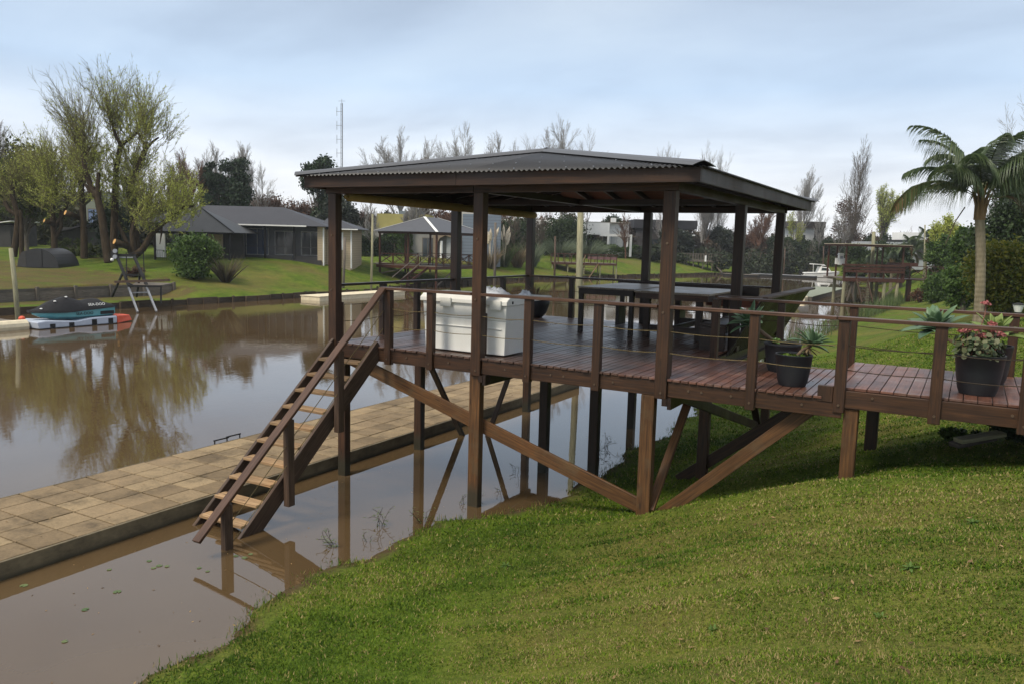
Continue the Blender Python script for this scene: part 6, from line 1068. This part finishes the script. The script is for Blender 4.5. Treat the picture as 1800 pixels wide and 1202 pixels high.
def palm(label, loc, H_, r, L, nf, seed, lean=(0, 0), fr=None, group=None):
    e = empty('palm_tree', loc, label, 'palm', group); rg = np.random.default_rng(seed); m = MB(seed); pts = []; rs = []; n = 46
    for i in range(n+1):
        f = i/n; pts.append((lean[0]*f*f, lean[1]*f*f, -.2+(H_+.2)*f)); rs.append(r*(1.25-.25*min(1, f*6))*(1-.10*f)*(1.035 if i % 2 else .985))
    m.tube(pts, rs, 16); m.build('trunk', bark('palm trunk bark', (.13, .11, .07), (.27, .23, .16), 2), e, smooth=False)
    c = np.array([lean[0], lean[1], H_]); m = MB(seed+1)
    for k in range(12): a = k*2.4; f = k/12; m.tube([c+np.array([math.cos(a)*r*.7, math.sin(a)*r*.7, -.08]), c+np.array([math.cos(a)*r*(.95-.3*f), math.sin(a)*r*(.95-.3*f), .30+.2*f]), c+np.array([math.cos(a)*r*1.9, math.sin(a)*r*1.9, .75+.35*f])], [.06, .045, .010], 6)
    m.build('crown_shaft', bark('palm sheath', (.10, .06, .03), (.26, .17, .09), 3), e)
    for k in range(nf) if fr is None else range(len(fr)):
        if fr is None: az = k*2.39996; f = k/nf; el = R(75-95*f); dr = 1.0+.6*f; LL = L*rg.uniform(.85, 1.1); dry = 1.0 if f > .88 else 0
        else: az, el, LL, dr, dry = fr[k]; az = R(az)+YAW; el = R(el)
        V, F, T = frond(rg, c+np.array([0, 0, .35+.35*max(0, math.sin(el))]), az, el, LL, dr, seed+k, dry); npmesh('frond', V, F, M_fr, e, T)
    return e
# fronds: azimuth relative to the view's right, elevation, length, droop, dryness
FRM = [(174, 66, 3.3, 1.35, 0), (186, 34, 3.2, 1.6, .45), (166, 48, 2.6, 1.3, 0), (12, 74, 2.9, 1.7, 0), (3, 44, 3.4, 1.2, 0), (-14, 50, 3.3, 1.2, 0), (350, 20, 3.2, 1.2, 1.0), (60, 66, 2.8, 1.5, 0), (110, 62, 2.8, 1.6, 0), (230, 58, 2.6, 1.6, 0), (260, 70, 2.4, 1.4, 0), (300, 60, 2.7, 1.5, 0), (205, 50, 2.7, 1.6, 0), (330, 60, 3.0, 1.3, 0), (140, 34, 2.8, 1.5, .2), (45, 42, 3.0, 1.4, 0), (15, 58, 3.0, 1.3, 0), (150, 66, 2.7, 1.3, 0), (75, 50, 2.8, 1.4, 0)]
pb = at(1722, 540, 25.0); palm('big arching palm with a ringed grey trunk on the lawn right of the walkway', (pb[0], pb[1], float(hgt(pb[0], pb[1]))-.05), 3.40, .15, 2.7, 18, 501, (-.24, .05), FRM)
m = MB(); q0 = at(1696, 365, 24.8); q1 = at(1662, 430, 24.5); m.tube([q0, (q0+q1)/2+np.array([0, 0, .15]), q1], [.02, .016, .008], 5); tag(m.build('hanging_stalk', M_strg), 'bare drooping dry stalk hanging from the left of the big palm crown', 'palm stalk')
for px, t_, H_, sd, lb_ in ((1570, 80, 2.2, 510, 'feathery palm behind the pergola posts'), (1602, 84, 2.6, 511, 'brownish palm left of the pale grey cottage'), (1628, 82, 3.2, 512, 'small palm with few fronds right of the cottage roof'), (1530, 84, 1.9, 513, 'squat palm behind the stout brown pole')): palm(lb_, gat(px, t_), H_, .16, 2.1, 11, sd, (0, 0), None)
# under-walkway ferns, water weeds, lily pads
shx = lambda x, y: (x, y, float(hgt(x, y))-.03)
for i, (x, y, r_, h, lb_) in enumerate(((4.3, 1.7, .55, .55, 'dark low shrub in the shade under the right end of the walkway'), (5.2, .95, .6, .6, 'dark leafy shrub under the walkway at the picture edge'), (3.6, 2.0, .4, .22, 'small low weeds under the walkway behind the plank stack'))): leafy(lb_, 'shrub', 'shrub', shx(x, y), 520+i, r_, r_, h*.5, h*.45, L_dark if i < 2 else L_mid, .05, 2200, 12, (.4, .6), rr=.02)
def weed(x, y, s, seed, label, n=6):
    rg = np.random.default_rng(seed); V = []; F = []; T = []; S = []
    for k in range(n):
        az = rg.uniform(0, 6.28); p = np.array([rg.normal(0, .04), rg.normal(0, .04), -.05]); d = np.array([math.cos(az)*.5, math.sin(az)*.5, 1.]); d /= np.linalg.norm(d)
        for j in range(6):
            q = p+d*s*rg.uniform(.10, .2); S.append((*p, *q, .004, .003)); ll = s*rg.uniform(.15, .26); a2 = rg.uniform(0, 6.28); dd = np.array([math.cos(a2), math.sin(a2), .25]); sd_ = np.cross(dd, [0, 0, 1]); sd_ /= np.linalg.norm(sd_); w = ll*.11; b_ = len(V); mid = q+dd*ll*.5; V += [q, mid-sd_*w, q+dd*ll+np.array([0, 0, -ll*.25]), mid+sd_*w]; F.append((b_, b_+1, b_+2, b_+3)); T.append(rg.uniform(0, 1)); p = q; d = d+rg.normal(0, .3, 3); d /= np.linalg.norm(d)
    e = empty('water_weed', (x, y, 0), label, 'water weed', 'weeds standing in the shallows'); V2, F2 = tubes(S, 3); npmesh('stem', V2, F2, B_will, e); npmesh('leaves', V, F, L_reed, e, T)
for i, (px, py, s, lb_) in enumerate(((672, 925, .42, 'loose leafy water weed standing alone in the shallows'), (592, 960, .40, 'leafy weed growing against the submerged foot of the stair side'), (645, 950, .22, 'small weed beside the leafy one near the grass edge'), (745, 920, .35, 'leafy weed at the grass edge by the post reflection'), (812, 885, .24, 'low weed left of the thick front stilt'), (838, 880, .22, 'low weed right of the thick front stilt'), (880, 865, .20, 'small weed between the front stilt and the shore'), (906, 830, .30, 'dark weed beside the second stilt reflection'), (1052, 800, .45, 'tall thin weed beside the dark middle stilt'), (1062, 785, .40, 'wispy weed right of the dark middle stilt'), (510, 1035, .12, 'tiny weed at the shore by the stair reflection'))):
    q = gz(px, py); weed(q[0], q[1], s, 540+i, lb_, 5 if s > .3 else 3)
M_lily = leaf('lily pad', (.055, .10, .035), (.12, .15, .06), .1)
PADS = [(42, 1028, .07), (150, 1070, .06), (206, 1039, .07), (430, 979, .06), (415, 976, .05), (440, 973, .05), (262, 985, .05), (280, 993, .06), (294, 994, .05), (270, 997, .05), (350, 997, .045), (365, 1003, .04), (192, 1000, .045), (114, 1126, .05)]
for i, (px, py, r_) in enumerate(PADS):
    q = gz(px, py, .006); m = MB(i); a0 = m.rng.uniform(0, 6.28); m.face([(0, 0, 0)]+[(r_*math.cos(a0+k*.335)*m.rng.uniform(.92, 1.05), r_*math.sin(a0+k*.335), 0) for k in range(18)], t=m.rng.uniform(.2, 1)); o = m.build('lily_pad', M_lily); o.scale = (.62, .62, 1); o.location = (q[0], q[1], .006)
    tag(o, 'small round green leaf pad floating on the near brown water', 'lily pad', 'floating leaf pads')
# weeds on the lawn
for i, (px, py, zg) in enumerate(((1185, 892, 0), (1255, 1110, 0), (1550, 1090, 0), (1600, 1000, 0), (1710, 920, 0), (890, 995, 0))):
    q = CAM+ray(px, py)*1.0; 
    for _t in np.arange(3, 20, .05):
        q = CAM+ray(px, py)*_t
        if q[2] < hgt(q[0], q[1]): break
    e = empty('lawn_weed', (q[0], q[1], q[2]), ['weed at the foot of the long orange brace', 'broad leafed weed in the bottom middle of the lawn', 'broad leafed weed toward the lower right of the lawn', 'small weed on the right slope of the lawn', 'small weed near the right edge of the lawn', 'small pale weed on the lawn below the thick front stilt'][i], 'weed', 'broad leafed weeds in the lawn')
    rosette('leaves', e, (0, 0, .01), (0, 0, 1), .085, 9, 600+i, .014, leaf('weed leaf %d' % i, (.06, .12, .02), (.14, .22, .05), .3), 25)
# ------------------------------------------------------------------ lawn blades near the camera
rg = np.random.default_rng(77)
def lawn_blades(n, tmin, tmax, pw):
    out = []; tot = 0
    u = rg.uniform(0, 1, n*4); t_ = tmin*(tmax/tmin)**(u**pw); az = np.where(rg.uniform(0, 1, n*4) < .84, rg.uniform(-39, 39, n*4), rg.uniform(39, 75, n*4)*rg.choice([-1, 1], n*4)); a = R(1)*az+R(CY); X = CAM[0]+np.sin(a)*t_; Y = CAM[1]+np.cos(a)*t_
    d = X-np.interp(Y, SHY, SHX); k = (d > -.12) & (X < 12); X, Y, t_ = X[k][:n], Y[k][:n], t_[k][:n]; return X, Y, t_
X, Y, T_ = lawn_blades(500000, 3.3, 30, .92); n = len(X); Z = hgt(X, Y); dd_ = X-np.interp(Y, SHY, SHX); pn = np.sin(X*7.1+np.sin(Y*3.3)*2)+np.sin(Y*9.7+X*4)+rg.normal(0, .8, len(X)); keep = (Z > -.03) & ((dd_ > .42) | (pn > .2)) & (rg.uniform(0, 1, len(X)) < np.clip(.6+dd_*1.5, .35, 1)); X, Y, T_, Z = X[keep], Y[keep], T_[keep], Z[keep]; n = len(X)
pat = np.sin(X*1.1+1.3*np.sin(Y*.7))+np.sin(Y*1.7+X*.6+2)+.8*np.sin(X*3.1-Y*2.3)+.6*np.sin(X*6.3+Y*5.1)+rg.normal(0, .7, n)
d = X-np.interp(Y, SHY, SHX); dry = 1/(1+np.exp(-(pat-1.3+1.1*np.clip((d-3.5)/4, -1, 1)-np.clip((Y+1)/6, -.3, 1.5))*1.6)); isdry = rg.uniform(0, 1, n) < .05+dry*.50
tint = np.where(isdry, rg.uniform(.66, 1.0, n), np.clip(.32+.09*pat+rg.normal(0, .16, n), 0, .6))
hgt_b = rg.uniform(.012, .030, n)*(1+.35*np.clip(2.5-d, 0, 1)); lf = rg.uniform(0, 1, n) < .35; w = np.clip(T_*.00075, .0022, .013)*rg.uniform(.8, 1.7, n); az = rg.uniform(0, 6.283, n); ln = rg.uniform(.3, 2.2, n)
D_ = np.stack([np.cos(az)*ln, np.sin(az)*ln, np.ones(n)], 1); D_ /= np.linalg.norm(D_, axis=1)[:, None]; s = np.stack([-np.sin(az), np.cos(az), np.zeros(n)], 1); hgt_b = hgt_b*(1+T_/22)
P = np.stack([X, Y, Z-.004], 1); V = np.stack([P-s*w[:, None], P+s*w[:, None], P+D_*hgt_b[:, None]*1.0], 1).reshape(-1, 3); F = np.arange(3*n).reshape(n, 3)
m_, t, b = newmat('lawn blade'); c = ramp(t, attr(t), [(0, (.026, .056, .004)), (.3, (.074, .132, .009)), (.6, (.155, .215, .018)), (.66, (.17, .14, .04)), (1, (.36, .29, .13))]); t.links.new(c, b.inputs['Base Color']); b.inputs['Roughness'].default_value = .6; b.inputs['Specular IOR Level'].default_value = .12; tr = t.nodes.new('ShaderNodeBsdfTranslucent'); t.links.new(c, tr.inputs[0]); mx_ = t.nodes.new('ShaderNodeMixShader'); mx_.inputs[0].default_value = .3; t.links.new(b.outputs[0], mx_.inputs[1]); t.links.new(tr.outputs[0], mx_.inputs[2]); t.links.new(mx_.outputs[0], t.nodes['Material Output'].inputs[0])
go = npmesh('grass', V, F, m_, None, tint); tag(go, kind='stuff')
# ragged tufts and sedge along the waterline, and fallen leaves
n = 5200; Y = rg.uniform(-9, 12, n); dd = rg.normal(.0, .17, n); cl_ = np.sin(Y*4.1)+np.sin(Y*9.3+1)+np.sin(Y*1.7+2); k = cl_+rg.normal(0, .6, n) > .1; Y, dd = Y[k], dd[k]; n = len(Y); X = np.interp(Y, SHY, SHX)+.09*np.sin(Y*2.3)+dd; Z = np.maximum(hgt(X, Y), -.12)
P = np.stack([X, Y, Z-.02], 1); az = rg.uniform(0, 6.283, n); ln = rg.uniform(.1, 1.1, n); D_ = np.stack([np.cos(az)*ln, np.sin(az)*ln, np.ones(n)], 1); D_ /= np.linalg.norm(D_, axis=1)[:, None]; s = np.stack([-np.sin(az), np.cos(az), np.zeros(n)], 1); L_ = rg.uniform(.05, .14, n)[:, None]; w = .0045
V = np.stack([P-s*w, P+s*w, P+D_*L_*.6+s*w*.8, P+D_*L_*.6-s*w*.8, P+D_*L_+np.array([0, 0, -.01])], 1).reshape(-1, 3); b_ = np.arange(n)*5; F = np.concatenate([np.stack([b_, b_+1, b_+2], 1), np.stack([b_, b_+2, b_+3], 1), np.stack([b_+3, b_+2, b_+4], 1)]); tt = np.where(rg.uniform(0, 1, n) < .25, rg.uniform(.66, .9, n), rg.uniform(0, .4, n)); o = npmesh('sedge', V, F, m_, None, np.tile(tt, 3)); tag(o, kind='stuff')
def litter(P, size, seed, name):
    r2 = np.random.default_rng(seed); n = len(P); az = r2.uniform(0, 6.28, n); u = np.stack([np.cos(az), np.sin(az), r2.uniform(-.3, .3, n)], 1); v = np.stack([-np.sin(az), np.cos(az), r2.uniform(-.2, .5, n)], 1); s_ = size*r2.uniform(.5, 1.3, n)[:, None]
    V = np.stack([P-u*s_, P+v*s_*.4, P+u*s_, P-v*s_*.4], 1).reshape(-1, 3); o = npmesh(name, V, np.arange(4*n).reshape(n, 4), leaf(name+' brown', (.06, .030, .012), (.30, .20, .09), .15), None, r2.uniform(0, 1, n)); tag(o, kind='stuff')
X, Y, T_ = lawn_blades(420, 3.6, 22, 1.0); P = np.stack([X, Y, np.maximum(hgt(X, Y), 0)+.022], 1); litter(P, .022, 91, 'fallen_leaves')
n = 170; litter(np.stack([rg.uniform(JX0+.1, JX1-.1, n), rg.uniform(-6, 9, n), np.full(n, JZ+.010)], 1), .022, 92, 'jetty_leaf_litter')
n = 110; P = np.stack([rg.uniform(-.4, 5, n), rg.uniform(.1, 2.4, n), np.full(n, D+.012)], 1); P[:, 2] += np.where(P[:, 0] > 2.13, .125, 0); litter(P, .018, 93, 'deck_leaf_litter')
n = 90; litter(np.stack([rg.uniform(-5.7, -2.9, n), rg.uniform(-7, 1, n), np.full(n, .004)], 1), .016, 94, 'floating_debris')
# ------------------------------------------------------------------ haze
hz_, t, b = newmat('thin river air'); t.nodes.remove(b); vp = t.nodes.new('ShaderNodeVolumePrincipled'); vp.inputs['Color'].default_value = (.86, .90, .95, 1); vp.inputs['Density'].default_value = .00035; vp.inputs['Anisotropy'].default_value = .1
t.links.new(vp.outputs[0], t.nodes['Material Output'].inputs['Volume'])
m = MB(); m.box(-590, 390, -58, 790, -8, 45); o = m.build('haze', hz_); tag(o, kind='stuff')
